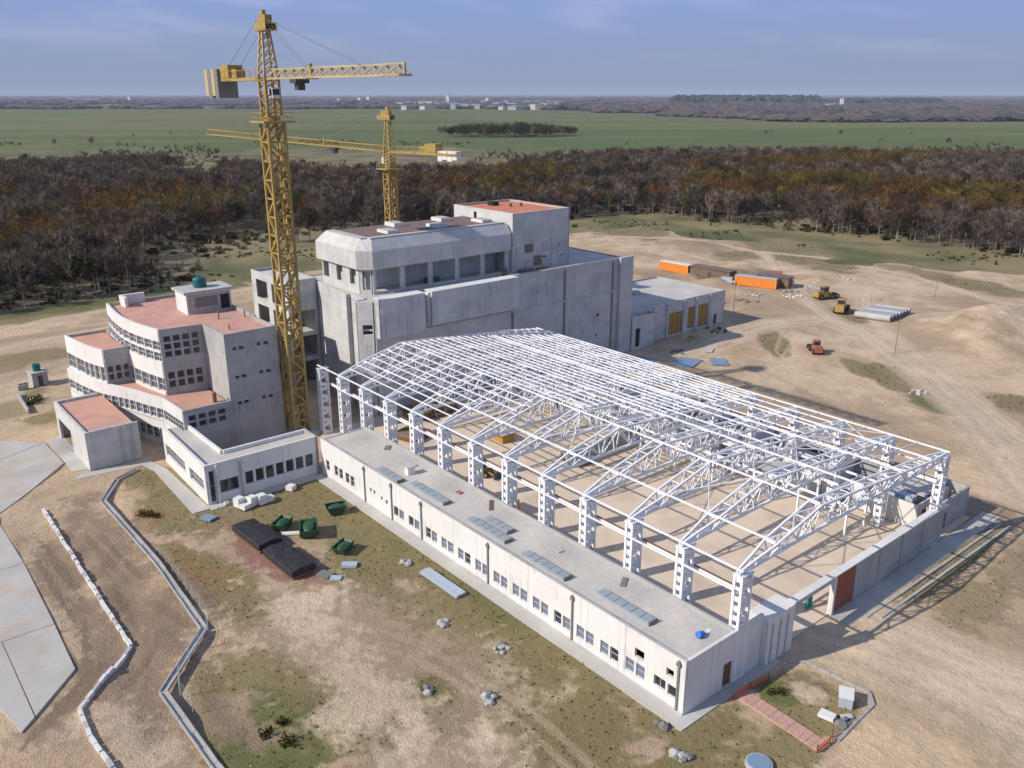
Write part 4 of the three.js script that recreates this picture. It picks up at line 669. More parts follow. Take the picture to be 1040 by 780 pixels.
  // single storey wing round a light well
  const wg = [[-0.02, -64.2], [-15.8, -64.2], [-15.2, -81.6], [-12.7, -81.6], [-12.7, -79.58], [-11.9, -79.58], [-11.9, -67.9], [-0.02, -67.9]];
  walls(b, wg, 0.02, 5.5, {
    0: { mat: M.white, holes: [...grid(0.9, 10.6, 7, 0.3, 1.4, 3.2, 1, 0, dark), { s0: 11.5, s1: 14.0, y0: 1.2, y1: 3.0, ...dark, cols: 2 }, { s0: 14.6, s1: 15.3, y0: 0.3, y1: 4.6, ...dark, rows: 2 }] },
    1: { mat: M.white, holes: (L) => [{ s0: 1.0, s1: 6.4, y0: 1.5, y1: 3.2, cols: 5, rows: 2, f: 0.1, inset: 0.2, glass: M.glassMid }, { s0: 8.2, s1: L - 1, y0: 1.5, y1: 3.2, cols: 6, rows: 2, f: 0.1, inset: 0.2, glass: M.glassMid }] }, 2: { none: true }, 3: { none: true }, 4: { none: true }, 5: { mat: M.white }, 6: { mat: M.white },
  });
  mesh('roof', slab(inset(wg, 0.3), 4.7, 5.0), M.roofSlab, b);
  mesh('fin', box(-14.5, -14.25, 0.05, 5.3, -64.19, -63.85), M.white, b); mesh('fin', box(-11.3, -11.05, 0.05, 5.3, -64.19, -63.95), M.concLight, b);
  // porch block
  const en = [[-17.3, -85.2], [-24.4, -85.2], [-24.4, -102], [-17.3, -102]];
  walls(b, en, 0.02, 5.7, { 0: { mat: M.concMid }, 1: { mat: M.concMid, holes: [{ s0: 8.6, s1: 15.6, y0: 0.03, y1: 3.4, open: true }] }, 2: { mat: M.concMid }, 3: { none: true } });
  mesh('roof', slab(inset(en, 0.3), 4.9, 5.3), M.terracotta, b); mesh('rear_wall', box(-20.2, -19.9, 0.05, 4.85, -101.6, -85.6), M.white, b); mesh('rainwater_pipe', box(-19.9, -19.6, 0.05, 5.2, -85.197, -85.05), M.concLight, b); mesh('rainwater_pipe', box(-18.4, -18.1, 0.05, 5.2, -85.197, -85.05), M.concLight, b);
  const tk = thing('water_tank', 'teal round water tank on the roof house of the offices', 'tank', [-1.2, 20.65, -99.2]);
  mesh('body', new THREE.LatheGeometry([[0, 0], [0.95, 0], [1.05, 0.12], [1.05, 1.25], [0.9, 1.5], [0.35, 1.72], [0, 1.74]].map(([x, y]) => new THREE.Vector2(x, y)), 20), M.tealDark, tk); mesh('lid', cyl(0.32, 0.3, 0.12, 0, 1.73, 0), M.tealDark, tk);
  for (const y of [0.5, 0.9]) mesh('hoop', new THREE.TorusGeometry(1.055, 0.03, 6, 24).rotateX(Math.PI / 2).translate(0, y, 0), M.tealDark, tk);
}

// ---------------------------------------------------------------- tower cranes
function crane(o) {
  const c = thing('tower_crane', o.label, 'crane', [o.x, 0, o.z]);
  const part = (name, y = 0, turn = 0, tilt = 0) => { const g = new THREE.Group(); g.name = name; g.position.y = y; g.rotation.order = 'YXZ'; g.rotation.y = turn; g.rotation.x = tilt; c.add(g); return g; };
  const s = o.side / 2, A = o.mat, B = o.jibMat;
  mesh('footing', box(-2.6, 2.6, -0.2, 0.5, -2.6, 2.6), M.concLight, c);
  const mast = part('mast'), n = Math.round(o.top / o.pitch), h = o.top / n, t = o.chord;
  for (const sx of [-1, 1]) for (const sz of [-1, 1]) bar(mast, 'chord', V(sx * s, 0.5, sz * s), V(sx * s, o.top, sz * s), t, t, A);
  for (let k = 0; k < n; k++) {
    const y0 = Math.max(0.5, k * h), y1 = (k + 1) * h, f = k % 2 ? 1 : -1;
    for (const q of [-1, 1]) {
      bar(mast, 'brace', V(-s * f, y0, q * s), V(s * f, y1, q * s), t * 0.75, t * 0.75, A); bar(mast, 'brace', V(q * s, y0, -s * f), V(q * s, y1, s * f), t * 0.75, t * 0.75, A);
      bar(mast, 'rung', V(-s, y1, q * s), V(s, y1, q * s), t * 0.6, t * 0.6, A); bar(mast, 'rung', V(q * s, y1, -s), V(q * s, y1, s), t * 0.6, t * 0.6, A);
    }
    if (k % 2 === 0) bar(mast, 'ladder_rail', V(s * 0.4, y0, s * 0.7), V(s * 0.4, y1, s * 0.7), 0.5, 0.07, A);
  }
  mesh('platform', [box(-s - 1.1, s + 1.1, o.top, o.top + 0.25, -s - 1.1, s + 1.1)], A, c);
  const rail = part('guard_rail', o.top + 0.25); for (const q of [-1, 1]) { for (const y of [0.5, 1.1]) { bar(rail, 'rail', V(-s - 1, y, q * (s + 1)), V(s + 1, y, q * (s + 1)), 0.07, 0.07, A); bar(rail, 'rail', V(q * (s + 1), y, -s - 1), V(q * (s + 1), y, s + 1), 0.07, 0.07, A); } for (const p of [-1, 0, 1]) bar(rail, 'post', V(p * (s + 1), 0, q * (s + 1)), V(p * (s + 1), 1.1, q * (s + 1)), 0.07, 0.07, A); }
  mesh('slewing_ring', cyl(s * 0.95, s * 0.95, 0.7, 0, o.top + 0.25, 0, 20), A, c);
  const head = part('tower_head', o.top + 0.9, o.yaw), w = s * 0.8, jy = o.jibY - o.top - 0.9, ay = o.apex - o.top - 0.9;
  for (const sx of [-1, 1]) for (const sz of [-1, 1]) { bar(head, 'post', V(sx * w, 0, sz * w), V(sx * w, jy + 0.6, sz * w), t * 0.9, t * 0.9, A); bar(head, 'post', V(sx * w, jy + 0.6, sz * w), V(sx * w * 0.45, ay - 0.8, sz * w * 0.35), t * 0.7, t * 0.7, B); }
  for (let k = 0; k < 4; k++) for (const q of [-1, 1]) { bar(head, 'brace', V(-w, jy * k / 4, q * w), V(w, jy * (k + 1) / 4, q * w), 0.16, 0.16, A); bar(head, 'brace', V(q * w, jy * k / 4, w), V(q * w, jy * (k + 1) / 4, -w), 0.16, 0.16, A); }
  for (let k = 0; k < 6; k++) { const a = jy + 0.6 + (ay - 0.8 - jy - 0.6) * k / 6, b2 = jy + 0.6 + (ay - 0.8 - jy - 0.6) * (k + 1) / 6, wa = mix(w, w * 0.45, k / 6), wb = mix(w, w * 0.45, (k + 1) / 6); for (const q of [-1, 1]) { bar(head, 'brace', V(-wa, a, q * mix(w, w * 0.35, k / 6)), V(wb, b2, q * mix(w, w * 0.35, (k + 1) / 6)), 0.14, 0.14, B); bar(head, 'brace', V(q * wa, a, -wa * 0.9), V(q * wb, b2, wb * 0.9), 0.14, 0.14, B); } }
  mesh('head_sheaves', [box(-0.5, 0.5, ay - 0.9, ay + 0.25, -0.8, 1.5), box(-0.25, 0.25, ay + 0.2, ay + 0.9, -0.3, 0.3)], A, head); mesh('head_platform', [box(-0.8, 0.8, ay - 1.7, ay - 1.55, -1.3, 2.2), box(-0.85, -0.8, ay - 1.55, ay - 0.7, -1.3, 2.2), box(0.8, 0.85, ay - 1.55, ay - 0.7, -1.3, 2.2)], M.yellow, head);
  // jib along +z of the head
  const jib = part('jib', o.jibY, o.yaw, -o.tilt), L = o.jib, jw = o.jw / 2, jh = o.jh, m = Math.round(L / o.jp);
  bar(jib, 'top_chord', V(0, jh, w), V(0, jh, L), 0.2, 0.2, B); for (const q of [-1, 1]) bar(jib, 'bottom_chord', V(q * jw, 0, w), V(q * jw, 0, L), 0.22, 0.22, B);
  for (let k = 0; k < m; k++) {
    const a = mix(w, L, k / m), b2 = mix(w, L, (k + 1) / m), mid = (a + b2) / 2;
    for (const q of [-1, 1]) { bar(jib, 'lacing', V(q * jw, 0, a), V(0, jh, mid), o.lace, o.lace, B); bar(jib, 'lacing', V(0, jh, mid), V(q * jw, 0, b2), o.lace, o.lace, B); }
    bar(jib, 'cross_tie', V(-jw, 0, a), V(jw, 0, a), 0.11, 0.11, B); bar(jib, 'lacing', V(-jw, 0, a), V(jw, 0, b2), 0.08, 0.08, B);
  }
  mesh('tip_frame', [box(-jw - 0.1, jw + 0.1, -0.12, 0.12, L, L + 0.2), box(-0.12, 0.12, 0.121, jh + 0.1, L, L + 0.2)], B, jib);
  const tz = L * 0.27; mesh('trolley', [box(-jw - 0.2, jw + 0.2, -0.65, -0.15, tz - 0.9, tz + 0.9), box(-0.5, 0.5, -1.5, -0.65, tz - 0.5, tz + 0.5)], M.darkMetal, jib);
  mesh('joint_frame', [box(-jw - 0.15, jw + 0.15, -0.2, 0.0, tz + 3, tz + 3.4), box(-0.2, 0.2, 0, jh + 0.5, tz + 3, tz + 3.4)], M.yellow, jib);
  // counter-jib
  const cj = part('counter_jib', o.jibY, o.yaw), C = o.counter;
  for (const q of [-1, 1]) { bar(cj, 'beam', V(q * 0.9, 0, -w), V(q * 0.9, 0, -C), 0.3, 0.45, A); bar(cj, 'hand_rail', V(q * 1.1, 1.15, -w), V(q * 1.1, 1.15, -C), 0.06, 0.06, A); }
  for (let k = 0; k < 9; k++) { const z = -mix(w + 0.5, C - 0.3, k / 8); bar(cj, 'cross_tie', V(-0.9, 0.1, z), V(0.9, 0.1, z), 0.14, 0.14, A); for (const q of [-1, 1]) bar(cj, 'rail_post', V(q * 1.1, 0.1, z), V(q * 1.1, 1.15, z), 0.06, 0.06, A); }
  mesh('winch_house', [box(-1.1, 1.1, 0.25, 2.0, -C + 5.3, -C + 8.2), box(-0.7, 0.7, 0.25, 1.4, -C + 8.4, -C + 10)], M.yellow, cj);
  for (let k = 0; k < 4; k++) mesh('counterweight', box(-o.cwW, o.cwW, -o.cw * 0.6 - 0.3 * (k % 2), o.cw * 0.4, -C + 0.1 + k * 1.25, -C + 1.25 + k * 1.25), k % 2 && o.cw > 3 ? M.pipeGrey : o.cwMat, cj);
  // hoist lines and stays
  const stay = part('stays', 0, o.yaw); const line = (a, b2) => bar(stay, 'stay', a, b2, o.stay, o.stay, M.pipeGrey);
  for (const q of [-0.25, 0.25]) { const e = Math.sin(o.tilt) * L; line(V(q, o.apex - 0.6, 0.8), V(q, o.jibY + jh + e * 0.3, L * 0.34)); line(V(q, o.apex - 0.2, 0.8), V(q, o.jibY + jh + e * 0.7, L * 0.74)); line(V(q * 3, o.apex - 0.3, -0.5), V(q * 3.4, o.jibY + 0.2, -C + 5)); }
  const cab = mesh('cab', box(-0.9, 0.9, -2.1, 0.1, 0.2, 2.1), M.white, head); cab.position.set(w * 0.2, jy - 1.2, w * 0.3); cab.scale.setScalar(0.62); mesh('cab_glass', [box(-0.8, 0.8, -1.4, -0.2, 2.101, 2.13), box(-0.93, -0.901, -1.4, -0.2, 0.5, 1.9)], M.glass, cab);
  return c;
}
crane({ label: 'tall yellow tower crane in front, rising beside the office building', x: 4.4, z: -79.4, side: 2.4, top: 46.2, pitch: 2.6, chord: 0.36, mat: M.yellow, jibMat: M.paleYellow, jibY: 51.9, apex: 59.6, yaw: 0.0, jib: 33.6, jw: 1.5, jh: 1.15, jp: 2.6, tilt: 0, counter: 19, cw: 3.7, cwMat: M.paleYellow, cwW: 1.5, lace: 0.2, stay: 0.05 });
crane({ label: 'shorter yellow tower crane standing behind the concrete building', x: 51.4, z: -125, side: 1.95, top: 34.6, pitch: 2.0, chord: 0.3, mat: M.yellow, jibMat: M.yellow, jibY: 38.3, apex: 46.4, yaw: Math.atan2(-0.271, -0.963), jib: 60, jw: 1.2, jh: 1.1, jp: 2.5, tilt: 0.035, counter: 19, cw: 1.7, cwMat: M.white, cwW: 0.9, lace: 0.08, stay: 0.03 });

// ---------------------------------------------------------------- walls and kerbs on the site
function along(pts, step, fn) { let k = 0; for (let i = 0; i + 1 < pts.length; i++) { const [ax, az] = pts[i], [bx, bz] = pts[i + 1], L = Math.hypot(bx - ax, bz - az), n = Math.max(1, Math.round(L / step)); for (let j = 0; j < n; j++) fn(mix(ax, bx, (j + 0.5) / n), mix(az, bz, (j + 0.5) / n), Math.atan2(bx - ax, bz - az), L / n, k++); } }
{
  const a = thing('kerb_wall', 'broken line of white kerb blocks zigzagging between paving and channel', 'kerb');
  along([[-32.3, -77], [-32.7, -40.3], [-39.0, -33.6], [-39.2, -29.4], [-38.6, -22], [-38, -8]], 1.15, (x, z, t, L, k) => { const m = mesh('kerb_block', new THREE.BoxGeometry(0.3 + 0.05 * rnd(), 0.45, L * (0.84 + 0.14 * rnd())).rotateY(t + rr(-0.03, 0.03)).translate(x + rr(-0.04, 0.04), gh(x, z) + 0.16 + rr(-0.06, 0.06), z), k % 5 === 2 ? M.concLight : M.white, a); void m; });
  const c = thing('drain_channel', 'low grey concrete channel wall zigzagging through the weedy ground', 'wall');
  along([[-19.2, -81.4], [-22.4, -79.7], [-25.85, -74], [-25.65, -54], [-26.4, -38.2], [-32.75, -31.2], [-32.6, -20], [-31.5, -4]], 2.4, (x, z, t, L) => { mesh('channel_unit', [new THREE.BoxGeometry(0.6, 0.16, L - 0.04).translate(0, 0.08, 0), new THREE.BoxGeometry(0.12, 0.3, L - 0.05).translate(0.29, 0.2, 0), new THREE.BoxGeometry(0.12, 0.3, L - 0.05).translate(-0.29, 0.2, 0)].map((g) => g.rotateY(t + rr(-0.01, 0.01)).translate(x, -0.05 + rr(-0.03, 0.03), z)), M.conc, c); });
  const f = thing('wire_fence', 'thin wire fence on grey posts standing along the channel bend', 'fence');
  const fp = [[-25.2, -57], [-25.9, -38.6], [-32.2, -31.4], [-32.0, -26]]; const posts = [];
  along(fp, 2.3, (x, z) => { posts.push([x + 0.5, z]); mesh('post', cyl(0.04, 0.04, 1.7, x + 0.5, -0.1, z, 6), M.frame, f); });
  for (let i = 0; i + 1 < posts.length; i++) for (const y of [0.4, 0.8, 1.2, 1.55]) bar(f, 'wire', V(posts[i][0], y, posts[i][1]), V(posts[i + 1][0], y, posts[i + 1][1]), 0.012, 0.012, M.frame);
  // double drain along the end wall
  [[2.5, 'grey kerb line nearest the hall end wall, beside weeds'], [3.5, 'outer grey kerb line parallel to the hall end wall']].forEach(([z, lab], q) => { const k = thing('kerb_line', lab, 'kerb'); along([[25.5 + q, z], [57, z + 0.4]], 2.2, (x, zz, t, L) => mesh('kerb_stone', new THREE.BoxGeometry(0.3, 0.32, L - 0.06).rotateY(t + rr(-0.01, 0.01)).translate(x, 0.0 + rr(-0.03, 0.04), zz), M.conc, k)); });
  const g = thing('garden_kerb', 'weathered kerb round the weedy corner plot by the end wall', 'kerb');
  along([[13.2, 1.6], [14.6, 2.6], [15.0, 8.6], [13.8, 9.6], [7.4, 10.0]], 1.1, (x, z, t, L) => mesh('kerb_stone', new THREE.BoxGeometry(0.25, 0.3, L - 0.05).rotateY(t + rr(-0.03, 0.03)).translate(x, -0.02 + rr(-0.04, 0.03), z), M.conc, g));
  const w = thing('low_wall', 'short grey block wall beside the small hut, far left', 'wall');
  along([[-25.3, -127], [-25.8, -115.8]], 0.8, (x, z, t, L) => mesh('block', new THREE.BoxGeometry(0.25, 0.9, L - 0.03).rotateY(t).translate(x, 0.4 + rr(-0.03, 0.03), z), M.conc, w));
}

// ---------------------------------------------------------------- stored materials and machines
{
  // tarpaulined stacks
  const stack = (x, z, w, l, h, turn, label) => {
    const t = thing('covered_stack', label, 'stack', [x, gh(x, z), z], turn);
    mesh('pallet', [box(-w / 2, w / 2, 0, 0.14, -l / 2, l / 2)], M.wood, t);
    for (let k = 0; k < 6; k++) mesh('brick_pack', box(-w / 2 + 0.08, w / 2 - 0.08, 0.14, h * 0.7, -l / 2 + 0.08 + k * l / 6, -l / 2 + (k + 1) * l / 6 - 0.06), M.brickRed, t);
    const g = new THREE.BoxGeometry(w + 0.25, h * 0.72, l + 0.25, 14, 5, 24).translate(0, 0.35 + h * 0.42, 0), p = g.attributes.position;
    for (let i = 0; i < p.count; i++) { const px = p.getX(i), py = p.getY(i), pz = p.getZ(i), n = fbm(px * 1.4 + x, pz * 1.4 + z + py * 2, 3) - 0.5; p.setXYZ(i, px * (1 + 0.10 * n - (py > h ? 0.05 : 0)), py + n * 0.28 + (py > h * 0.8 ? 0.12 * Math.cos(px * 1.2) : 0), pz * (1 + 0.04 * n)); }
    g.computeVertexNormals(); mesh('tarpaulin', g, M.tarp, t);
  };
  stack(-14.75, -51.8, 2.7, 6.4, 1.05, 0.06, 'brick stack under black tarpaulin, the one nearer the office wing');
  stack(-14.35, -44.2, 2.7, 6.4, 1.05, 0.04, 'brick stack under black tarpaulin, the one nearer the camera');
  const pallet = (x, z, label, nx, nz, ny, turn, mat) => { const t = thing('block_pallet', label, 'pallet', [x, gh(x, z), z], turn); mesh('pallet', [box(-nx * 0.55, nx * 0.55, 0, 0.13, -nz * 0.55, nz * 0.55)], M.wood, t); for (let i = 0; i < nx; i++) for (let j = 0; j < nz; j++) for (let k = 0; k < ny - ((i + j) % 2); k++) mesh('block_pack', box(i * 1.1 - nx * 0.55 + 0.04, i * 1.1 - nx * 0.55 + 1.06, 0.14 + k * 0.62, 0.14 + k * 0.62 + 0.6, j * 1.1 - nz * 0.55 + 0.04, j * 1.1 - nz * 0.55 + 1.06), mat, t); };
  pallet(-12.2, -61.0, 'pile of white blocks stacked beside the wing corner', 2, 2, 2, 0.3, M.white); pallet(-9.8, -60.4, 'white block pallet just right of the bigger white pile', 2, 1, 2, 0.1, M.white); pallet(-5.2, -61.8, 'small low white pallet by the wing windows', 2, 1, 1, 0.5, M.plaster);
  // green skips
  const skip = (x, z, s, turn, label) => {
    const t = thing('green_skip', label, 'skip', [x, gh(x, z), z], turn, 'green steel skips'); const L = 1.7 * s, W = 1.0 * s, h = 1.45 * s;
    const sh = new THREE.Shape([[-L * 0.62, 0.22], [L * 0.55, 0.22], [L, h], [-L, h]].map(([a, c]) => new THREE.Vector2(a, c)));
    const wallT = 0.07; for (const q of [-1, 1]) mesh('side_plate', new THREE.ExtrudeGeometry(sh, { depth: wallT, bevelEnabled: false }).translate(0, 0, q * W - wallT / 2), M.green, t);
    mesh('bottom_plate', box(-L * 0.62, L * 0.55, 0.2, 0.28, -W + 0.04, W - 0.04), M.green, t);
    bar(t, 'end_plate', V(-L * 0.62, 0.25, 0), V(-L + 0.03, h, 0), W * 2 - 0.1, 0.07, M.green); bar(t, 'end_plate', V(L * 0.55, 0.25, 0), V(L - 0.03, h, 0), W * 2 - 0.1, 0.07, M.green);
    for (let k = -2; k <= 2; k++) for (const q of [-1, 1]) bar(t, 'rib', V(k * L * 0.26, 0.3, q * (W + 0.06)), V(k * L * 0.36, h, q * (W + 0.06)), 0.1, 0.1, M.green);
    mesh('rim', [box(-L - 0.05, L + 0.05, h, h + 0.08, -W - 0.08, -W + 0.04), box(-L - 0.05, L + 0.05, h, h + 0.08, W - 0.04, W + 0.08)], M.green, t);
    const fill = new THREE.SphereGeometry(1, 12, 6, 0, 7, 0, 1.57); fill.scale(L * 0.85, h * 0.4, W * 0.85).translate(0, h * 0.72, 0); mesh('contents', fill, M.green, t); for (const q of [-1, 1]) bar(t, 'skid', V(-L * 0.6, 0.08, q * W * 0.7), V(L * 0.55, 0.08, q * W * 0.7), 0.12, 0.16, M.darkMetal);
  };
  skip(-11.2, -52.5, 0.75, 0.6, 'green steel skip beside the far end of black tarpaulin stacks'); skip(-9.5, -49.0, 0.95, 1.1, 'largest green skip, right of the black tarpaulin stacks'); skip(-4.2, -52.0, 0.75, -0.3, 'green steel skip standing closest to the low white building'); skip(-8.3, -42.9, 0.72, 0.5, 'lone green skip in front of the others, beside a grey sheet');
  const sheets = (x, z, w, l, turn, n, mat, label) => { const t = thing('sheet_stack', label, 'sheets', [x, gh(x, z) + 0.08, z], turn); for (let k = 0; k < n; k++) { const o = rr(-0.06, 0.06); mesh('sheet', box(-w / 2 + o, w / 2 + o, k * 0.09, k * 0.09 + 0.07, -l / 2 + o, l / 2 + o), mat, t); } };
  sheets(-3.6, -29.9, 1.15, 6.6, 0.02, 4, M.zinc, 'long bundle of galvanised sheets lying on grass by white wall'); sheets(-9.4, -39.6, 1.0, 1.7, 0.9, 3, M.zinc, 'small stack of grey sheets near the lone green skip'); sheets(-10.9, -50.4, 0.6, 2.6, 1.0, 2, M.white, 'white boards lying between the green skips'); sheets(-12.4, -39.6, 1.2, 1.6, 0.4, 2, M.pipeGrey, 'dark grey boards at the near end of the tarpaulin stacks'); sheets(-11.9, -38.2, 0.9, 1.2, 0.8, 2, M.zinc, 'pale sheet in front of the dark boards by the stacks'); sheets(-17.2, -60.6, 1.2, 1.7, 0.4, 3, M.bluePale, 'blue grey panel pile at the paved corner of the wing');
  // rubble heaps
  const rubble = (x, z, r, n, label, mat = M.conc) => { const t = thing('rubble_heap', label, 'rubble', [x, gh(x, z), z]); for (let k = 0; k < n; k++) { const a = rnd() * 7, d = r * Math.sqrt(rnd()), s = rr(0.14, 0.42); const g = new THREE.DodecahedronGeometry(s, 0); g.scale(rr(0.8, 1.5), rr(0.5, 0.9), rr(0.8, 1.3)).rotateY(a).translate(Math.cos(a) * d, s * 0.4, Math.sin(a) * d); mesh('lump', g, k % 3 ? mat : mat === M.conc ? M.pipeGrey : mat, t); } };
  rubble(-3.8, 3.0, 0.8, 12, 'grey rubble heap on grass in front of the near building corner'); rubble(-2.4, -0.5, 0.45, 7, 'little dark rubble pile right at the near building corner', M.pipeGrey); rubble(-11.4, -12.1, 0.7, 10, 'rubble pile alone on the sandy ground, lower middle'); rubble(-14.7, -16.6, 0.5, 7, 'stones in the green weed patch on the sandy ground'); rubble(-5.9, -17.2, 0.8, 11, 'pale broken stones on grass beside the white wall middle'); rubble(-4.2, -36, 0.8, 9, 'broken stones on grass left of the galvanised bundle'); rubble(-7.6, -24.0, 0.5, 6, 'few stones on grass below the galvanised bundle'); rubble(-14.5, -63.2, 0.7, 9, 'rubble between the paved corner and white blocks', M.concLight);
  rubble(160, -86, 3.2, 26, 'grey and white scrap heap beyond the yellow loader', M.zinc); rubble(118, -95, 3.5, 26, 'brown debris heap in front of the annex end', M.soilBrown); rubble(124, -92, 2.8, 20, 'pale debris near the annex, on dirt'); rubble(143, -140, 3, 18, 'pale debris behind the orange containers'); rubble(178, -86, 2.5, 16, 'pale rubble lying beside the far dirt road', M.concLight); rubble(97, -27, 1.6, 12, 'pale stones at the edge of the green strip in the yard', M.concLight); rubble(104, -76, 2.6, 16, 'dark scrap pile in front of annex doors', M.darkMetal); rubble(84, -70, 2.2, 12, 'dark scrap pile near the annex porch', M.pipeGrey);
  rubble(150, -88, 3.0, 18, 'grey scrap between nearer container and loaders', M.pipeGrey); rubble(132, -88, 3.2, 18, 'brown and pale debris on dirt right of the annex', M.soilBrown); rubble(140, -92, 2.4, 14, 'pale debris near the soil heap by the containers', M.concLight); rubble(165, -98, 2.6, 14, 'dark debris behind the small red shed', M.soilDark); rubble(146, -84, 2.4, 12, 'white scrap in front of the farther loader', M.white); rubble(136, -118, 2.8, 14, 'brown rubble left of the dark soil heap', M.soilBrown); rubble(134, -133, 2.6, 14, 'dark rubble left of the white roofed container', M.soilDark);
  sheets(79.5, -64.5, 6, 4.5, 0.3, 2, M.bluePale, 'blue grey sheets spread on the dirt outside the hall corner'); sheets(84.5, -60.5, 4.5, 3, 0.8, 2, M.bluePale, 'smaller blue grey sheets nearer the open yard'); sheets(74, -71, 5, 4, 0.1, 2, M.bluePale, 'blue grey sheets close under the concrete building'); sheets(90, -67, 3, 1.5, 0.5, 2, M.concLight, 'pale boards on dirt beside the blue grey sheets');
  // corner plot
  const crate = thing('white_crate', 'white crate with grey lid in the corner plot', 'crate', [12.2, 0, 7.9], 0.5); mesh('body', box(-0.75, 0.75, 0, 1.0, -0.55, 0.55), M.zinc, crate); mesh('lid', box(-0.82, 0.82, 1.0, 1.08, -0.62, 0.62), M.white, crate); mesh('batten', [box(-0.78, -0.68, 0.02, 0.98, 0.551, 0.6), box(0.68, 0.78, 0.02, 0.98, 0.551, 0.6)], M.pipeGrey, crate);
  sheets(9.3, 7.9, 0.9, 1.3, 0.2, 4, M.white, 'white board pile in the middle of corner plot'); sheets(10.5, 9.0, 0.5, 1.0, 1.0, 2, M.concLight, 'pale slabs at the corner plot kerb, next to orange mesh'); rubble(9.6, 9.0, 0.6, 8, 'dark stones at the end of the brick path', M.pipeGrey);
  const meshFence = (pts, label) => { const t = thing('safety_barrier', label, 'barrier'); for (let i = 0; i < pts.length; i++) { mesh('post', box(pts[i][0] - 0.04, pts[i][0] + 0.04, 0, 0.75, pts[i][1] - 0.04, pts[i][1] + 0.04), M.wood, t); if (i + 1 < pts.length) for (let k = 0; k < 5; k++) bar(t, 'mesh_strand', V(pts[i][0], 0.08 + k * 0.13, pts[i][1]), V(pts[i + 1][0], 0.08 + k * 0.13, pts[i + 1][1]), 0.02, 0.06, M.orangeRed); } };
  meshFence([[5.1, 1.5], [7.4, 1.5], [9.6, 1.9]], 'orange safety mesh across brick path at the end door'); meshFence([[5.0, 9.6], [6.7, 9.7], [7.6, 9.4]], 'orange safety mesh across far end of the brick path');
  const bs = thing('tank_cover', 'round blue grey tank cover in the grass at the picture bottom edge', 'cover', [0.3, 0, 7.4]); mesh('ring', cyl(1.1, 1.05, 0.25, 0, 0, 0, 24), M.conc, bs); mesh('lid', cyl(0.95, 0.9, 0.06, 0, 0.25, 0, 24), M.bluePale, bs);
  // hut and tank, left
  const hut = thing('small_hut', 'small grey hut with dark tank on top, far left on the dirt', 'hut', [-20.9, 0, -131.3], 0.1); mesh('wall', box(-1.3, 1.3, 0, 2.5, -1.2, 1.2), M.conc, hut); mesh('roof', box(-1.5, 1.5, 2.5, 2.65, -1.4, 1.4), M.concLight, hut); mesh('door', box(-0.4, 0.4, 0.05, 2.0, 1.201, 1.23), M.darkMetal, hut); mesh('tank', cyl(0.65, 0.65, 1.3, 0, 2.65, 0, 16), M.tealDark, hut);
  single('slab_pile', 'pale concrete slabs leaning near the small hut, far left', 'slabs', [box(-24.4, -22.9, 0, 1.2, -130.4, -130.1), box(-24.6, -23.2, 0, 0.9, -129.9, -129.7)], M.concLight);
  // orange containers
  const cont = (x, z, l, turn, label, roof) => { const t = thing('cargo_container', label, 'container', [x, gh(x, z) * 0, z], turn); const w = 2.44, h = 2.7; mesh('body', box(-w / 2 + 0.05, w / 2 - 0.05, 0.12, h - 0.05, -l / 2 + 0.05, l / 2 - 0.05), M.orange, t); for (const q of [-1, 1]) for (let k = 0; k * 0.3 < l - 0.4; k++) bar(t, 'corrugation', V(q * (w / 2 - 0.03), 0.2, -l / 2 + 0.25 + k * 0.3), V(q * (w / 2 - 0.03), h - 0.1, -l / 2 + 0.25 + k * 0.3), 0.05, 0.14, M.orange); mesh('roof', box(-w / 2 - 0.02, w / 2 + 0.02, h - 0.049, h + 0.06, -l / 2 - 0.02, l / 2 + 0.02), roof, t); mesh('door', box(-w / 2 + 0.1, w / 2 - 0.1, 0.2, h - 0.1, l / 2 - 0.049, l / 2 + 0.02), M.soilBrown, t); for (const q of [-1, 1]) bar(t, 'corner_post', V(q * (w / 2 - 0.06), 0.1, l / 2), V(q * (w / 2 - 0.06), h, l / 2), 0.14, 0.14, M.orange); };
  cont(148.5, -124.8, 10.5, 0.02, 'orange cargo container with white roof, farther of the two', M.white); cont(149.6, -97.6, 11.5, 0.3, 'orange cargo container with grey roof, nearer the yard', M.zinc); 
  const sl = (x, z, l, turn, mat, label) => { const t = thing('site_shed', label, 'shed', [x, 0, z], turn); mesh('wall', box(-1.8, 1.8, 0, 2.9, -l / 2, l / 2), mat, t); mesh('roof', box(-2.1, 2.1, 2.9, 3.02, -l / 2 - 0.3, l / 2 + 0.3), mat === M.soilDark ? M.brownRoof : mat, t); mesh('door', box(-1.84, -1.801, 0.05, 1.9, -0.5, 0.5), M.darkMetal, t); };
  sl(154, -95, 9, 0.3, M.soilDark, 'dark brown shed behind the nearer orange container'); sl(149.6, -112.2, 13, 0.08, M.soilDark, 'dark brown shed standing between the two orange containers'); sl(157.5, -97.5, 4, 0.6, M.brickRed, 'little dark red shed at the end of nearer container');
  const tent = thing('parked_van', 'small pale blue van parked between heap and orange container', 'van', [146.4, 0, -104.4], 0.4); mesh('body', box(-0.9, 0.9, 0.4, 1.9, -1.9, 1.2), M.zinc, tent); mesh('bonnet', box(-0.88, 0.88, 0.4, 1.15, 1.2, 2.1), M.zinc, tent); mesh('windscreen', box(-0.8, 0.8, 1.2, 1.8, 1.201, 1.23), M.glass, tent); for (const q of [-1, 1]) for (const z of [-1.2, 1.4]) mesh('wheel', new THREE.CylinderGeometry(0.36, 0.36, 0.22, 14).rotateZ(Math.PI / 2).translate(q * 0.85, 0.36, z), M.black, tent);
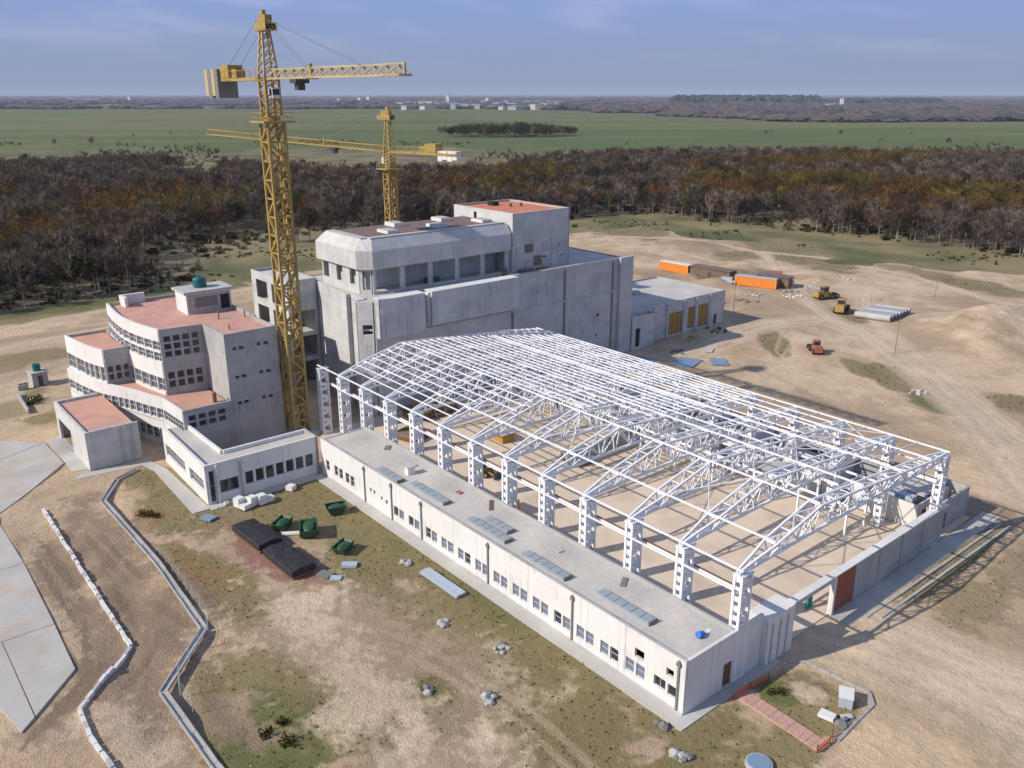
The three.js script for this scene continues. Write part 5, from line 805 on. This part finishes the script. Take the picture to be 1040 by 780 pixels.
  // concrete pipes
  for (let k = 0; k < 7; k++) { const r = 0.75, t = thing('concrete_pipe', `grey pipe in the row laid on the yard, ${ORD[k]} from the left end`, 'pipe', [139.8 + k * 1.72, 0.75, -60.6 - k * 0.1 + 2], 0.25, 'row of grey pipes in the yard'); const g = new THREE.LatheGeometry([[r - 0.13, -4], [r, -4], [r, 3.6], [r + 0.1, 3.7], [r + 0.1, 4], [r - 0.13, 4], [r - 0.13, -4]].map(([x, y]) => new THREE.Vector2(x, y)), 18).rotateX(Math.PI / 2); mesh('barrel', g, k % 3 ? M.pipeBarrel : M.concLight, t); }
  // wheeled machines
  const loader = (x, z, turn, s, body, label) => {
    const t = thing('wheel_loader', label, 'loader', [x, gh(x, z), z], turn); t.scale.setScalar(s);
    mesh('chassis', [box(-0.9, 0.9, 0.55, 1.3, -2.4, 0.2), box(-0.75, 0.75, 0.5, 1.1, 0.25, 1.7)], body, t); mesh('engine_cover', box(-0.85, 0.85, 1.3, 1.95, -2.35, -0.9), body, t);
    const cab = mesh('cab', [box(-0.75, 0.75, 1.3, 1.7, -0.85, 0.5), box(-0.8, 0.8, 2.75, 2.9, -0.95, 0.6)], body, t); mesh('cab_glass', box(-0.7, 0.7, 1.7, 2.75, -0.8, 0.45), M.glass, cab);
    for (const q of [-1, 1]) for (const zz of [-1.6, 1.2]) { const w = mesh('wheel', new THREE.TorusGeometry(0.45, 0.24, 8, 18).rotateY(Math.PI / 2).translate(q * 1.0, 0.69, zz), M.black, t); mesh('hub', new THREE.CylinderGeometry(0.3, 0.3, 0.3, 12).rotateZ(Math.PI / 2).translate(q * 1.02, 0.69, zz), body, w); }
    for (const q of [-1, 1]) bar(t, 'lift_arm', V(q * 0.5, 1.5, 0.7), V(q * 0.5, 0.6, 2.9), 0.16, 0.3, body);
    const sh = new THREE.Shape([[0, 0], [1.0, 0.05], [0.35, 0.25], [0.15, 0.95], [0, 1.0]].map(([a, c]) => new THREE.Vector2(a, c))); mesh('bucket', new THREE.ExtrudeGeometry(sh, { depth: 2.3, bevelEnabled: false }).rotateY(-Math.PI / 2).translate(1.15, 0.2, 2.9), M.darkMetal, t);
  };
  loader(140.5, -67.0, 1.9, 1.15, M.yellow, 'yellow wheel loader standing on dry grass left of grey pipes'); loader(150.5, -77.5, 1.2, 1.15, M.yellow, 'yellow brown loader farther back, on the dirt behind the other'); loader(105.6, -52.4, 2.4, 0.9, M.brickRed, 'small dark red loader alone on the open dirt yard'); loader(16.8, -49.0, 0.4, 0.75, M.yellow, 'small yellow loader inside the hall behind the columns');
  for (const [x, z, h, lab] of [[117, -41.5, 7, 'slender pole standing on the dirt near the green strip'], [121, -84, 7, 'slender pole near debris at the annex end'], [174, -60, 6, 'slender pole beside the far dirt road']]) { const t = thing('pole', lab, 'pole', [x, 0, z]); mesh('shaft', cyl(0.1, 0.06, h, 0, 0, 0, 8), M.pipeGrey, t); bar(t, 'arm', V(-0.5, h - 0.3, 0), V(0.5, h - 0.3, 0), 0.06, 0.06, M.pipeGrey); }
  // stores inside the hall
  const bricks = thing('formwork_pile', 'rust brown timber formwork pile at the dark far end of hall', 'timber', [25, 0.12, -73.5], 0.05); for (let k = 0; k < 10; k++) mesh('plank', box(-4 + (k % 5) * 1.65, -2.5 + (k % 5) * 1.65, Math.floor(k / 5) * 0.8, Math.floor(k / 5) * 0.8 + 0.72, -2.2, 1.8 + (k % 3) * 0.5), k % 3 ? M.soilDark : M.ochre, bricks);
  const timber = thing('formwork_pile', 'smaller brown timber pile inside hall between near columns', 'timber', [17, 0.12, -66.5], 0.3); for (let k = 0; k < 6; k++) mesh('plank', box(-2 + (k % 3) * 1.3, -0.8 + (k % 3) * 1.3, Math.floor(k / 3) * 0.6, Math.floor(k / 3) * 0.6 + 0.55, -2, 2), k % 2 ? M.soilBrown : M.wood, timber);
  const box3 = (x, z, w, l, h, mat, label) => { const t = thing('site_crate', label, 'crate', [x, 0.12, z], rr(-0.2, 0.2)); mesh('body', box(-w / 2, w / 2, 0, h, -l / 2, l / 2), mat, t); mesh('lid', box(-w / 2 - 0.04, w / 2 + 0.04, h, h + 0.08, -l / 2 - 0.04, l / 2 + 0.04), M.concLight, t); };
  box3(45.5, -35.8, 1.2, 1.6, 1.8, M.orangeRed, 'orange red crate on hall floor by the far columns'); box3(43.5, -34.5, 1.3, 1.3, 1.1, M.ochre, 'ochre crate on hall floor beside the orange crate'); box3(43.8, -27, 1.5, 1.0, 0.8, M.yellow, 'yellow crate on hall floor near white rooms'); box3(27, -57, 2.2, 3, 1.3, M.ochre, 'ochre crate in the middle of the hall floor'); box3(30, -44, 2.5, 4, 1.0, M.soilDark, 'dark pile on hall floor under the trusses'); box3(13, -38.5, 1.2, 2.2, 1.5, M.orange, 'orange crate by a near column inside the hall'); box3(51.5, -4.6, 2.2, 2.2, 1.8, M.darkMetal, 'dark blue black tank in the end room of side wing');
  // block partition walls on the hall floor
  const pw = thing('block_wall', 'low grey block wall on the hall floor beneath the middle trusses', 'wall'); along([[27, -43], [43, -43.2]], 1.2, (x, z, t, L) => mesh('block', new THREE.BoxGeometry(0.3, 2.6, L - 0.03).rotateY(t).translate(x, 1.4, z), M.conc, pw));
  const pw2 = thing('block_wall', 'pale block wall running along the hall floor before white rooms', 'wall'); along([[42.4, -30], [42.2, -70]], 1.6, (x, z, t, L, k) => { if (k % 7 !== 5) mesh('block', new THREE.BoxGeometry(0.3, 2.4 + (k % 4) * 0.2, L - 0.03).rotateY(t).translate(x, 1.3 + (k % 4) * 0.1, z), M.plaster, pw2); });
}

// ---------------------------------------------------------------- vegetation
const foliage = (r, g, b, o = {}) => new THREE.MeshStandardMaterial({ color: new THREE.Color().setRGB(r, g, b), roughness: 1, side: THREE.DoubleSide, ...o });
const leafy = (r, g, b) => new THREE.MeshPhysicalMaterial({ color: new THREE.Color().setRGB(r, g, b), roughness: 1, transmission: 0.6, thickness: 0, specularIntensity: 0.2, side: THREE.DoubleSide });
const blades = (list) => {                             // [[centre, along, across]] thin faces -> geometry
  const pos = [], nor = [];
  for (const [c, a, w] of list) {
    const p0 = c.clone().sub(a), p1 = c.clone().add(a), n = a.clone().cross(w).normalize();
    const q = [p0.clone().sub(w), p0.clone().add(w), p1.clone().addScaledVector(w, 0.4), p1.clone().addScaledVector(w, -0.4)];
    for (const k of [0, 1, 2, 0, 2, 3]) { pos.push(q[k].x, q[k].y, q[k].z); nor.push(n.x, n.y, n.z); }
  }
  const g = new THREE.BufferGeometry(); g.setAttribute('position', new THREE.Float32BufferAttribute(pos, 3)); g.setAttribute('normal', new THREE.Float32BufferAttribute(nor, 3)); g.setAttribute('uv', new THREE.Float32BufferAttribute(new Float32Array(pos.length / 3 * 2), 2)); return g;
};
const limb = (p, q, r0, r1, n = 5) => {
  const d = q.clone().sub(p), L = d.length(), g = new THREE.CylinderGeometry(r1, r0, L, n, 1, true).translate(0, L / 2, 0);
  return g.applyQuaternion(new THREE.Quaternion().setFromUnitVectors(_up, d.normalize())).translate(p.x, p.y, p.z).toNonIndexed();
};
const rv = () => V(rr(-1, 1), rr(-1, 1), rr(-1, 1));
function treeGeoms(h, R, nLeaf, leafSize) {            // a tapered trunk with limbs; a crown of twigs and, if leafy, leaves
  const trunk = [], twigs = [], bend = V(rr(-0.5, 0.5), 0, rr(-0.5, 0.5)), fork = h * rr(0.3, 0.42), P = (t) => V(bend.x * t * t, h * 0.92 * t, bend.z * t * t);
  let a = P(0); const rad = h * 0.014; for (let k = 1; k <= 4; k++) { const b = P(k / 4); trunk.push(limb(a, b, rad * (1.15 - k * 0.24), rad * (0.95 - k * 0.22), 6)); a = b; }
  const tips = [], nb = 11;
  for (let k = 0; k < nb; k++) {
    const t = mix(0.34, 0.9, k / (nb - 1)), s = P(t), az = k * 2.4 + rr(-0.4, 0.4), len = R * mix(1.15, 0.5, (t - 0.34) / 0.56) * rr(0.75, 1.1), e = s.clone().add(V(Math.cos(az) * len, len * rr(0.55, 1.0), Math.sin(az) * len));
    const m = s.clone().lerp(e, 0.5).add(V(0, -0.15 * len, 0)); trunk.push(limb(s, m, rad * 0.45, rad * 0.3, 4), limb(m, e, rad * 0.3, rad * 0.1, 4)); tips.push([s, m, e]);
  }
  const nT = nLeaf ? 220 : 520;
  for (let k = 0; k < nT; k++) {
    const [s, m, e] = tips[k % nb], u = rr(0.25, 1.15), c = u < 0.5 ? s.clone().lerp(m, u * 2) : m.clone().lerp(e, (u - 0.5) * 2), L = rr(0.45, 1.1);
    c.add(rv().multiplyScalar(0.24 * R * 0.8)); const dir = V(c.x - bend.x * 0.5, 0, c.z - bend.z * 0.5).normalize().multiplyScalar(rr(0, 0.7)).add(V(0, rr(0.3, 1), 0)).add(rv().multiplyScalar(0.35)).normalize();
    twigs.push([c, dir.clone().multiplyScalar(L), dir.clone().cross(rv()).normalize().multiplyScalar(rr(0.035, 0.08))]);
  }
  for (let k = 0; k < nLeaf; k++) {
    const [s, m, e] = tips[k % nb], u = rr(0.3, 1.15), c = u < 0.5 ? s.clone().lerp(m, u * 2) : m.clone().lerp(e, (u - 0.5) * 2); c.add(rv().multiplyScalar(0.3 * R));
    const d = rv().normalize(); twigs.push([c, d.clone().multiplyScalar(leafSize * rr(0.6, 1.3)), d.clone().cross(rv()).normalize().multiplyScalar(leafSize * rr(0.4, 0.8))]);
  }
  return { trunk: mergeGeometries(trunk), crown: blades(twigs) };
}
const barkPale = foliage(0.29, 0.25, 0.21), barkDark = foliage(0.20, 0.16, 0.13);
const SPECIES = [
  { ...treeGeoms(12, 3.1, 0, 0), bark: barkPale, leaf: leafy(0.43, 0.345, 0.315), what: 'bare purplish brown tree' },
  { ...treeGeoms(11, 3.4, 60, 0.16), bark: barkDark, leaf: leafy(0.38, 0.285, 0.25), what: 'bare dark brown tree' },
  { ...treeGeoms(12.5, 3.0, 0, 0), bark: barkPale, leaf: leafy(0.48, 0.41, 0.355), what: 'bare grey twiggy tree' },
  { ...treeGeoms(10.5, 3.3, 330, 0.22), bark: barkDark, leaf: leafy(0.42, 0.235, 0.09), what: 'rust leaved tree' },
  { ...treeGeoms(11, 3.4, 360, 0.22), bark: barkDark, leaf: leafy(0.41, 0.325, 0.085), what: 'olive yellow leaved tree' },
  { ...treeGeoms(10, 3.6, 460, 0.24), bark: barkDark, leaf: leafy(0.14, 0.15, 0.05), what: 'dark green leaved tree' },
];
const CAM = [-49.26, 36.49];
const inView = (x, z, slack = 25) => { const d = (x - CAM[0]) * 0.6408 - (z - CAM[1]) * 0.7677, s = (x - CAM[0]) * 0.7677 + (z - CAM[1]) * 0.6408; return d > 40 && Math.abs(s) < d * 0.66 + slack; };
{
  const all = [];
  const S = 4.9;
  for (let gx = -140; gx < 720; gx += S) for (let gz = -720; gz < 60; gz += S) {
    const x = gx + rr(-2.1, 2.1), z = gz + rr(-2.1, 2.1);
    if (!inWood(x, z) || !inView(x, z, 40)) continue;
    const den = fbm(x * 0.02 + 60, z * 0.02 + 10, 3), d2 = Math.hypot(x - CAM[0], z - CAM[1]);
    let gap = 0.30; for (const [cx, cz, r] of [[62, -250, 22], [86, -272, 14], [45, -222, 16], [-30, -214, 8], [110, -250, 16]]) gap += 0.5 * Math.exp(-(((x - cx) / r) ** 2 + ((z - cz) / r) ** 2));
    if (den < gap) continue;
    const tone = fbm(x * 0.014 + 20, z * 0.014 + 70, 3) + (x > 300 && z > -320 ? 0.16 : 0) + (d2 > 480 ? -0.03 : 0), dice = rnd();
    let k = dice < 0.5 ? 0 : dice < 0.78 ? 1 : 2;
    if (tone > 0.49 && dice < (tone - 0.45) * 4.5) k = fbm(x * 0.03 + 5, z * 0.03, 2) > 0.5 ? 3 : 4; else if (dice > 0.975) k = 5; else if (dice > 0.955) k = 3; else if (dice > 0.93) k = 4;
    all.push({ x, z, k, s: rr(0.72, 1.12) * (0.85 + 0.3 * den), t: rnd() * 6.28, d: d2 + (x < 20 ? -10 : 0) });
  }
  all.sort((p, q) => p.d - q.d);
  // the trees along the front of the wood, one by one; those seen largest first
  const vis = all.filter((p) => inView(p.x, p.z, -4) && !(p.x > 55 && p.x < 190 && p.z > -300));
  const first = new Set(vis.slice(0, 290));
  const proto = SPECIES.map((s, k) => { const g = new THREE.Group(); const a = new THREE.Mesh(s.trunk, s.bark), b = new THREE.Mesh(s.crown, s.leaf); a.name = 'trunk'; b.name = 'crown'; g.add(a, b); return shadow(g); });
  const names = ['bare_tree', 'bare_tree', 'bare_tree', 'rust_tree', 'olive_tree', 'green_tree'];
  for (const p of first) {
    const g = proto[p.k].clone(); g.name = numbered(names[p.k]); g.position.set(p.x, -0.05, p.z); g.rotation.y = p.t; g.scale.setScalar(p.s);
    const dd = (p.x - CAM[0]) * 0.6408 - (p.z - CAM[1]) * 0.7677, ta = ((p.x - CAM[0]) * 0.7677 + (p.z - CAM[1]) * 0.6408) / dd, left = p.x < 60;
    const side = left ? [[-0.54, 'at the far left edge'], [-0.47, 'above the small hut'], [-0.40, 'left of the office roofs'], [-0.33, 'behind the office roof house'], [-0.27, 'between the offices and the front crane'], [9, 'right behind the front crane']] : [[0.17, 'beyond the annex'], [0.27, 'beyond the orange containers'], [0.38, 'beyond the yellow loaders'], [0.43, 'beyond the grey pipes'], [0.5, 'right of the grey pipes'], [0.55, 'close to the far right edge'], [9, 'at the far right edge']];
    const row = left ? (p.z > -208 ? 'front row' : p.z > -225 ? 'second row' : p.z > -242 ? 'third row' : p.z > -254 ? 'fourth row' : p.z > -266 ? 'fifth row' : 'deeper rows') : (dd < 285 ? 'front row' : dd < 305 ? 'second row' : dd < 325 ? 'third row' : 'deeper rows');
    g.userData = { label: `${SPECIES[p.k].what} in the wood's ${row}, ${side.find((q) => ta < q[0])[1]}`, category: 'tree', group: left ? 'trees at the front of the wood behind the offices' : 'trees at the front of the wood beyond the yard' };
    scene.add(g);
  }
  // the clump of evergreens out on the fields and thin lines of trees between them
  const rest = all.filter((p) => !first.has(p));
  for (let k = 0; k < 260; k++) { const a = rr(-1, 1), b = rr(-1, 1); if (a * a + b * b > 1) continue; rest.push({ x: 655 + a * 66 - b * 30, z: -815 + a * 56 + b * 36, k: [5, 5, 4, 1, 5][k % 5], s: rr(0.9, 1.35) * (1.25 - 0.4 * (a * a + b * b)), t: rnd() * 6 }); }
  for (let k = 0; k < 7000; k++) { const d = rr(500, 980), t = rr(-0.62, 0.64), n = fbm(t * 14 + 3, d * 0.011, 3); if (n < 0.50 + (d - 600) * 0.0006) continue; const x = CAM[0] + d * (0.6408 + t * 0.7677), z = CAM[1] - d * (0.7677 - t * 0.6408); if (inWood(x, z)) continue; rest.push({ x, z, k: [1, 4, 0, 5, 3][k % 5], s: rr(0.14, 0.42), t: rnd() * 6 }); }
  for (let k = 0; k < 900; k++) { const d = rr(760, 1500), s = rr(-0.6, 0.62) * d, n = 0.93 * fbm(s * 0.004 + 3, d * 0.016, 3); if (n < (d < 900 ? 0.60 : 0.76)) continue; rest.push({ x: CAM[0] + d * 0.6408 + s * 0.7677, z: CAM[1] - d * 0.7677 + s * 0.6408, k: [1, 4, 5, 0][k % 4], s: rr(0.35, 0.8), t: rnd() * 6 }); }
  const forest = new THREE.Group(); forest.name = 'forest'; forest.userData = { kind: 'stuff', label: 'wide autumn wood of bare brown and rusty trees behind the site', category: 'wood' }; scene.add(forest);
  const M4 = new THREE.Matrix4(), Q = new THREE.Quaternion(), col = new THREE.Color();
  SPECIES.forEach((s, k) => {
    const list = rest.filter((p) => p.k === k); if (!list.length) return;
    for (const [n, geo, mat] of [['trunks', s.trunk, s.bark], ['crowns', s.crown, s.leaf]]) {
      const im = new THREE.InstancedMesh(geo, mat, list.length); im.name = n; im.castShadow = im.receiveShadow = true;
      list.forEach((p, i) => { Q.setFromAxisAngle(_up, p.t); im.setMatrixAt(i, M4.compose(V(p.x, -0.05, p.z), Q, V(p.s * 1.08, p.s, p.s * 1.08))); const v = 0.72 + 0.56 * hash[(i * 7919 + k * 131) & 262143], w = 0.94 + 0.12 * hash[(i * 104729 + k) & 262143]; im.setColorAt(i, col.setRGB(v * w, v, v / w)); });
      forest.add(im);
    }
  });
  // undergrowth and shrubs along the edge
  const shrubBlades = []; for (let k = 0; k < 90; k++) { const d = V(rr(-1, 1), rr(0, 0.9), rr(-1, 1)), c = d.clone().multiplyScalar(0.75).add(V(0, 0.15, 0)); const a = rv().add(V(0, 0.6, 0)).normalize(); shrubBlades.push([c, a.clone().multiplyScalar(rr(0.12, 0.3)), a.clone().cross(rv()).normalize().multiplyScalar(rr(0.05, 0.12))]); }
  const sg = blades(shrubBlades), tuftBlades = []; for (let k = 0; k < 16; k++) { const d = V(rr(-0.45, 0.45), 1, rr(-0.45, 0.45)).normalize(), L = rr(0.25, 0.55); tuftBlades.push([V(rr(-0.2, 0.2), L * 0.8, rr(-0.2, 0.2)), d.clone().multiplyScalar(L), d.clone().cross(rv()).normalize().multiplyScalar(rr(0.02, 0.045))]); }
  const tg = blades(tuftBlades);
  const scatter = (name, label, geo, mat, list) => { const im = new THREE.InstancedMesh(geo, mat, list.length); im.name = name; im.castShadow = im.receiveShadow = true; im.userData = { kind: 'stuff', label, category: 'plants' }; list.forEach((p, i) => { Q.setFromAxisAngle(_up, p.t ?? rnd() * 6.28); im.setMatrixAt(i, M4.compose(V(p.x, p.y ?? 0, p.z), Q, V(p.s, p.s * (p.h ?? 1), p.s))); const v = rr(0.65, 1.3), w = rr(0.9, 1.12); im.setColorAt(i, col.setRGB(v * w, v, v * 0.95)); }); scene.add(im); };
  const under = [], pale = [];
  for (let k = 0; k < 9000; k++) { const x = rr(-100, 330), z = rr(-300, 40); if (!inView(x, z)) continue; const wood = inWood(x, z); const n = fbm(x * 0.05, z * 0.05 + 7, 3); const strip = (x > 203 && x * 0.75 - z * 0.2 > 185 && !wood) || (z < -192 && z > -300 && x < 190); if (wood ? n > 0.42 && (x > 200 ? x < 330 : z > -300) : strip && n > 0.56) (rnd() < 0.12 ? pale : under).push({ x, z, s: rr(0.4, wood ? 1.7 : 0.8), y: -0.1 }); }
  scatter('undergrowth', 'green and brown undergrowth along the edge of the wood', sg, leafy(0.30, 0.275, 0.11), under);
  scatter('dry_undergrowth', 'pale dry stalks among the grass before the wood', tg, leafy(0.48, 0.42, 0.29), pale.map((p) => ({ ...p, s: p.s * 2.6 })));
  // weeds and tufts on the site, where the soil is grown over
  const gT = [], oT = [];
  for (let k = 0; k < 150000; k++) {
    const near = k < 90000, x = near ? rr(-45, 62) : rr(60, 225), z = near ? rr(-85, 22) : rr(-205, 10); if (!inView(x, z, 5)) continue;
    if (x > -1.5 && x < 58 && z < 2.2 && z > -80) continue; if (x < -37 && z < -33) continue; if (x > -18.5 && z < -62.5 && x < 3) continue;
    siteColor(x, z, false); if (vegOut < 0.3 || rnd() > vegOut * 0.2) continue;
    const gr = out3[1] > out3[0]; (gr ? gT : oT).push({ x, z, y: gh(x, z) - 0.03, s: rr(0.18, near ? 0.42 : 0.7), h: rr(0.4, 0.8) });
  }
  scatter('grass', 'green weeds growing in patches on the sandy ground', tg, leafy(0.20, 0.21, 0.06), gT); scatter('dry_grass', 'olive dry grass growing in patches on the sandy ground', tg, leafy(0.36, 0.29, 0.13), oT);
  const bushes = []; for (const [x, z, s] of [[-22.6, -66.4, 0.8], [-22.0, -65.4, 0.6], [-23.2, -67.2, 0.7], [-28, -20.5, 0.7], [-27, -18.6, 0.8], [-26.4, -21, 0.6], [-14.8, -16.8, 0.5], [9, 3.5, 0.6], [8.4, 3.0, 0.5], [-24, -121, 1.2], [-23, -122.5, 1.0], [64, -262, 3.2], [60, -266, 2.6], [70, -268, 3.0], [75, -262, 2.5], [56, -258, 2.4], [67, -256, 2.2], [80, -270, 2.6]]) bushes.push([x, z, s]);
  const shrubMats = [leafy(0.16, 0.17, 0.05), leafy(0.30, 0.18, 0.07), leafy(0.45, 0.42, 0.25)];
  const spots = ['beside the channel, rusty', 'beside the channel, small', 'beside the channel, low', 'in the lower green patch by the channel', 'at the bottom edge in the green patch', 'small one in the green patch by the channel', 'among stones on the sandy ground', 'in the corner plot', 'low one in the corner plot', 'beside the small hut', 'behind the small hut wall'];
  bushes.forEach(([x, z, s], i) => { const t = thing('shrub', i < 11 ? `${i < 3 ? 'rusty brown' : 'green'} shrub ${spots[i]}` : 'pale flowering shrub in the clearing behind the offices', 'shrub', [x, gh(x, z) - 0.1, z], i, i < 11 ? undefined : 'pale shrubs in the clearing'); t.scale.setScalar(s); const a = new THREE.Mesh(sg, shrubMats[i < 3 ? 1 : i < 11 ? 0 : 2]); a.name = 'foliage'; const b = new THREE.Mesh(limb(V(0, -0.1, 0), V(0.1, 0.9, 0.05), 0.05, 0.02), barkDark); b.name = 'stem'; t.add(a, b); shadow(t); });
  // stones strewn over the bare soil
  const st = new THREE.DodecahedronGeometry(0.5, 0).scale(1, 0.6, 0.8), stones = []; for (let k = 0; k < 5200; k++) { const x = rr(-45, 60), z = rr(-85, 22); if ((x > -2 && x < 58 && z < 2.2) || x < -37.4) continue; stones.push({ x, z, y: gh(x, z), s: 0.05 + 0.22 * rnd() ** 4 }); }
  scatter('stones', 'small stones strewn over the sandy ground', boxUV(st), foliage(0.40, 0.34, 0.27), stones);
}

// ---------------------------------------------------------------- far off: tree belts and the town on the plain
{
  const clump = (() => { const g = []; for (let k = 0; k < 7; k++) { const s = new THREE.IcosahedronGeometry(1, 2), p = s.attributes.position, ox = rr(-1, 1), oz = rr(-0.6, 0.6), h = rr(0.6, 1); for (let i = 0; i < p.count; i++) { const n = 0.75 + 0.6 * vn(p.getX(i) * 3 + k * 9 + 40, p.getY(i) * 3 + p.getZ(i) * 3 + 40); p.setXYZ(i, p.getX(i) * n * 0.6 + ox, Math.max(0, (p.getY(i) * n + 0.7) * h * 0.55), p.getZ(i) * n * 0.5 + oz); } s.computeVertexNormals(); g.push(boxUV(s)); } return mergeGeometries(g); })();
  const list = [];
  const at = (d, s) => [CAM[0] + d * 0.6408 + s * 0.7677, CAM[1] - d * 0.7677 + s * 0.6408];
  for (let k = 0; k < 11000; k++) { const d = 1600 * Math.pow(8, rnd()), t = rr(-0.72, 0.72), s = t * d, n = fbm(s * 0.0013 + 3, d * 0.0022, 3); if (d < woodedFrom(t) + (n - 0.5) * 700) continue; if (n < (d < 3200 ? 0.36 : 0.45)) continue; const [x, z] = at(d, s); list.push([x, z, rr(18, 46) * (d > 6000 ? 1.6 : 1), rr(8, 16) * (n > 0.6 ? 1.3 : 1), k]); }
  for (let k = 0; k < 60; k++) { const d = rr(4100, 4600), s = rr(0.19, 0.33) * d; const [x, z] = at(d, s); list.push([x, z, 40, 46, 3]); const e = at(rr(3700, 4000), rr(0.34, 0.46) * 3900); if (k % 2) list.push([e[0], e[1], 40, 34, 3]); }
  const im = new THREE.InstancedMesh(clump, foliage(1, 1, 1), list.length), M4 = new THREE.Matrix4(), Q = new THREE.Quaternion(), c = new THREE.Color(); im.name = 'treeline'; im.userData = { kind: 'stuff', label: 'distant dark tree belts on the plain below the horizon', category: 'trees' };
  list.forEach(([x, z, w, h, k], i) => { Q.setFromAxisAngle(_up, i * 1.7); im.setMatrixAt(i, M4.compose(V(x, 0, z), Q, V(w, h, w))); const v = rr(0.8, 1.2); k % 5 === 3 ? c.setRGB(0.04 * v, 0.05 * v, 0.04 * v) : k % 3 ? c.setRGB(0.10 * v, 0.072 * v, 0.068 * v) : c.setRGB(0.065 * v, 0.064 * v, 0.05 * v); im.setColorAt(i, c); }); im.castShadow = im.receiveShadow = true; scene.add(im);
  // houses and sheds of the town
  const wallM = [M.white, M.concLight, M.zinc], put = (d, s, w, l, h, i, label, cat, group, turn = 0.3) => { const [x, z] = at(d, s), t = thing(cat === 'tower' ? 'distant_tower' : cat === 'shed' ? 'distant_shed' : 'distant_house', label, cat, [x, 0, z], turn, group); mesh('wall', box(-w / 2, w / 2, 0, h, -l / 2, l / 2), wallM[i % 3], t); mesh('roof', box(-w / 2 - 1, w / 2 + 1, h, h + 2, -l / 2 - 1, l / 2 + 1), i % 2 ? M.zinc : M.concLight, t); };
  for (let k = 0; k < 60; k++) { const d = rr(2900, 4300); put(d, (rr(420, 570) - 520) / 869 * d * 1.05, rr(30, 90), rr(15, 30), rr(9, 17), k, 'pale low building of the town on the horizon, behind the second crane', 'house', 'town buildings on the horizon', rr(-0.4, 0.4) + 0.7); }
  [[380, 4800, 30], [388, 4900, 36], [461, 4600, 44], [497, 5200, 26], [361, 5000, 22], [169, 5600, 34]].forEach(([px, d, h], k) => put(d, (px - 520) / 869 * d * 1.05, 16, 16, h, 0, k === 5 ? 'lone pale tower far off on the horizon, above the offices' : `pale tower block of the town on the horizon, ${ORD[[1, 2, 3, 4, 0][k]]} from the left`, 'tower', 'towers on the horizon', 0.7));
  put(3300, (815 - 520) / 869 * 3300 * 1.05, 120, 30, 12, 0, 'long white shed far off on the plain, right part', 'shed', undefined, 0.7); put(3320, (823 - 520) / 869 * 3320 * 1.05, 12, 12, 32, 0, 'white silo tower beside the long white shed far off', 'tower', undefined, 0.7);
  [[640, 4200], [700, 4500], [930, 3900], [590, 4300], [885, 4100], [1010, 3600], [560, 3300]].forEach(([px, d], k) => put(d, (px - 520) / 869 * d * 1.05, 60, 20, 8, 0, 'pale shed standing alone on the far right plain', 'shed', 'lone sheds on the far plain', 0.6));
}
renderer.render(scene, camera);
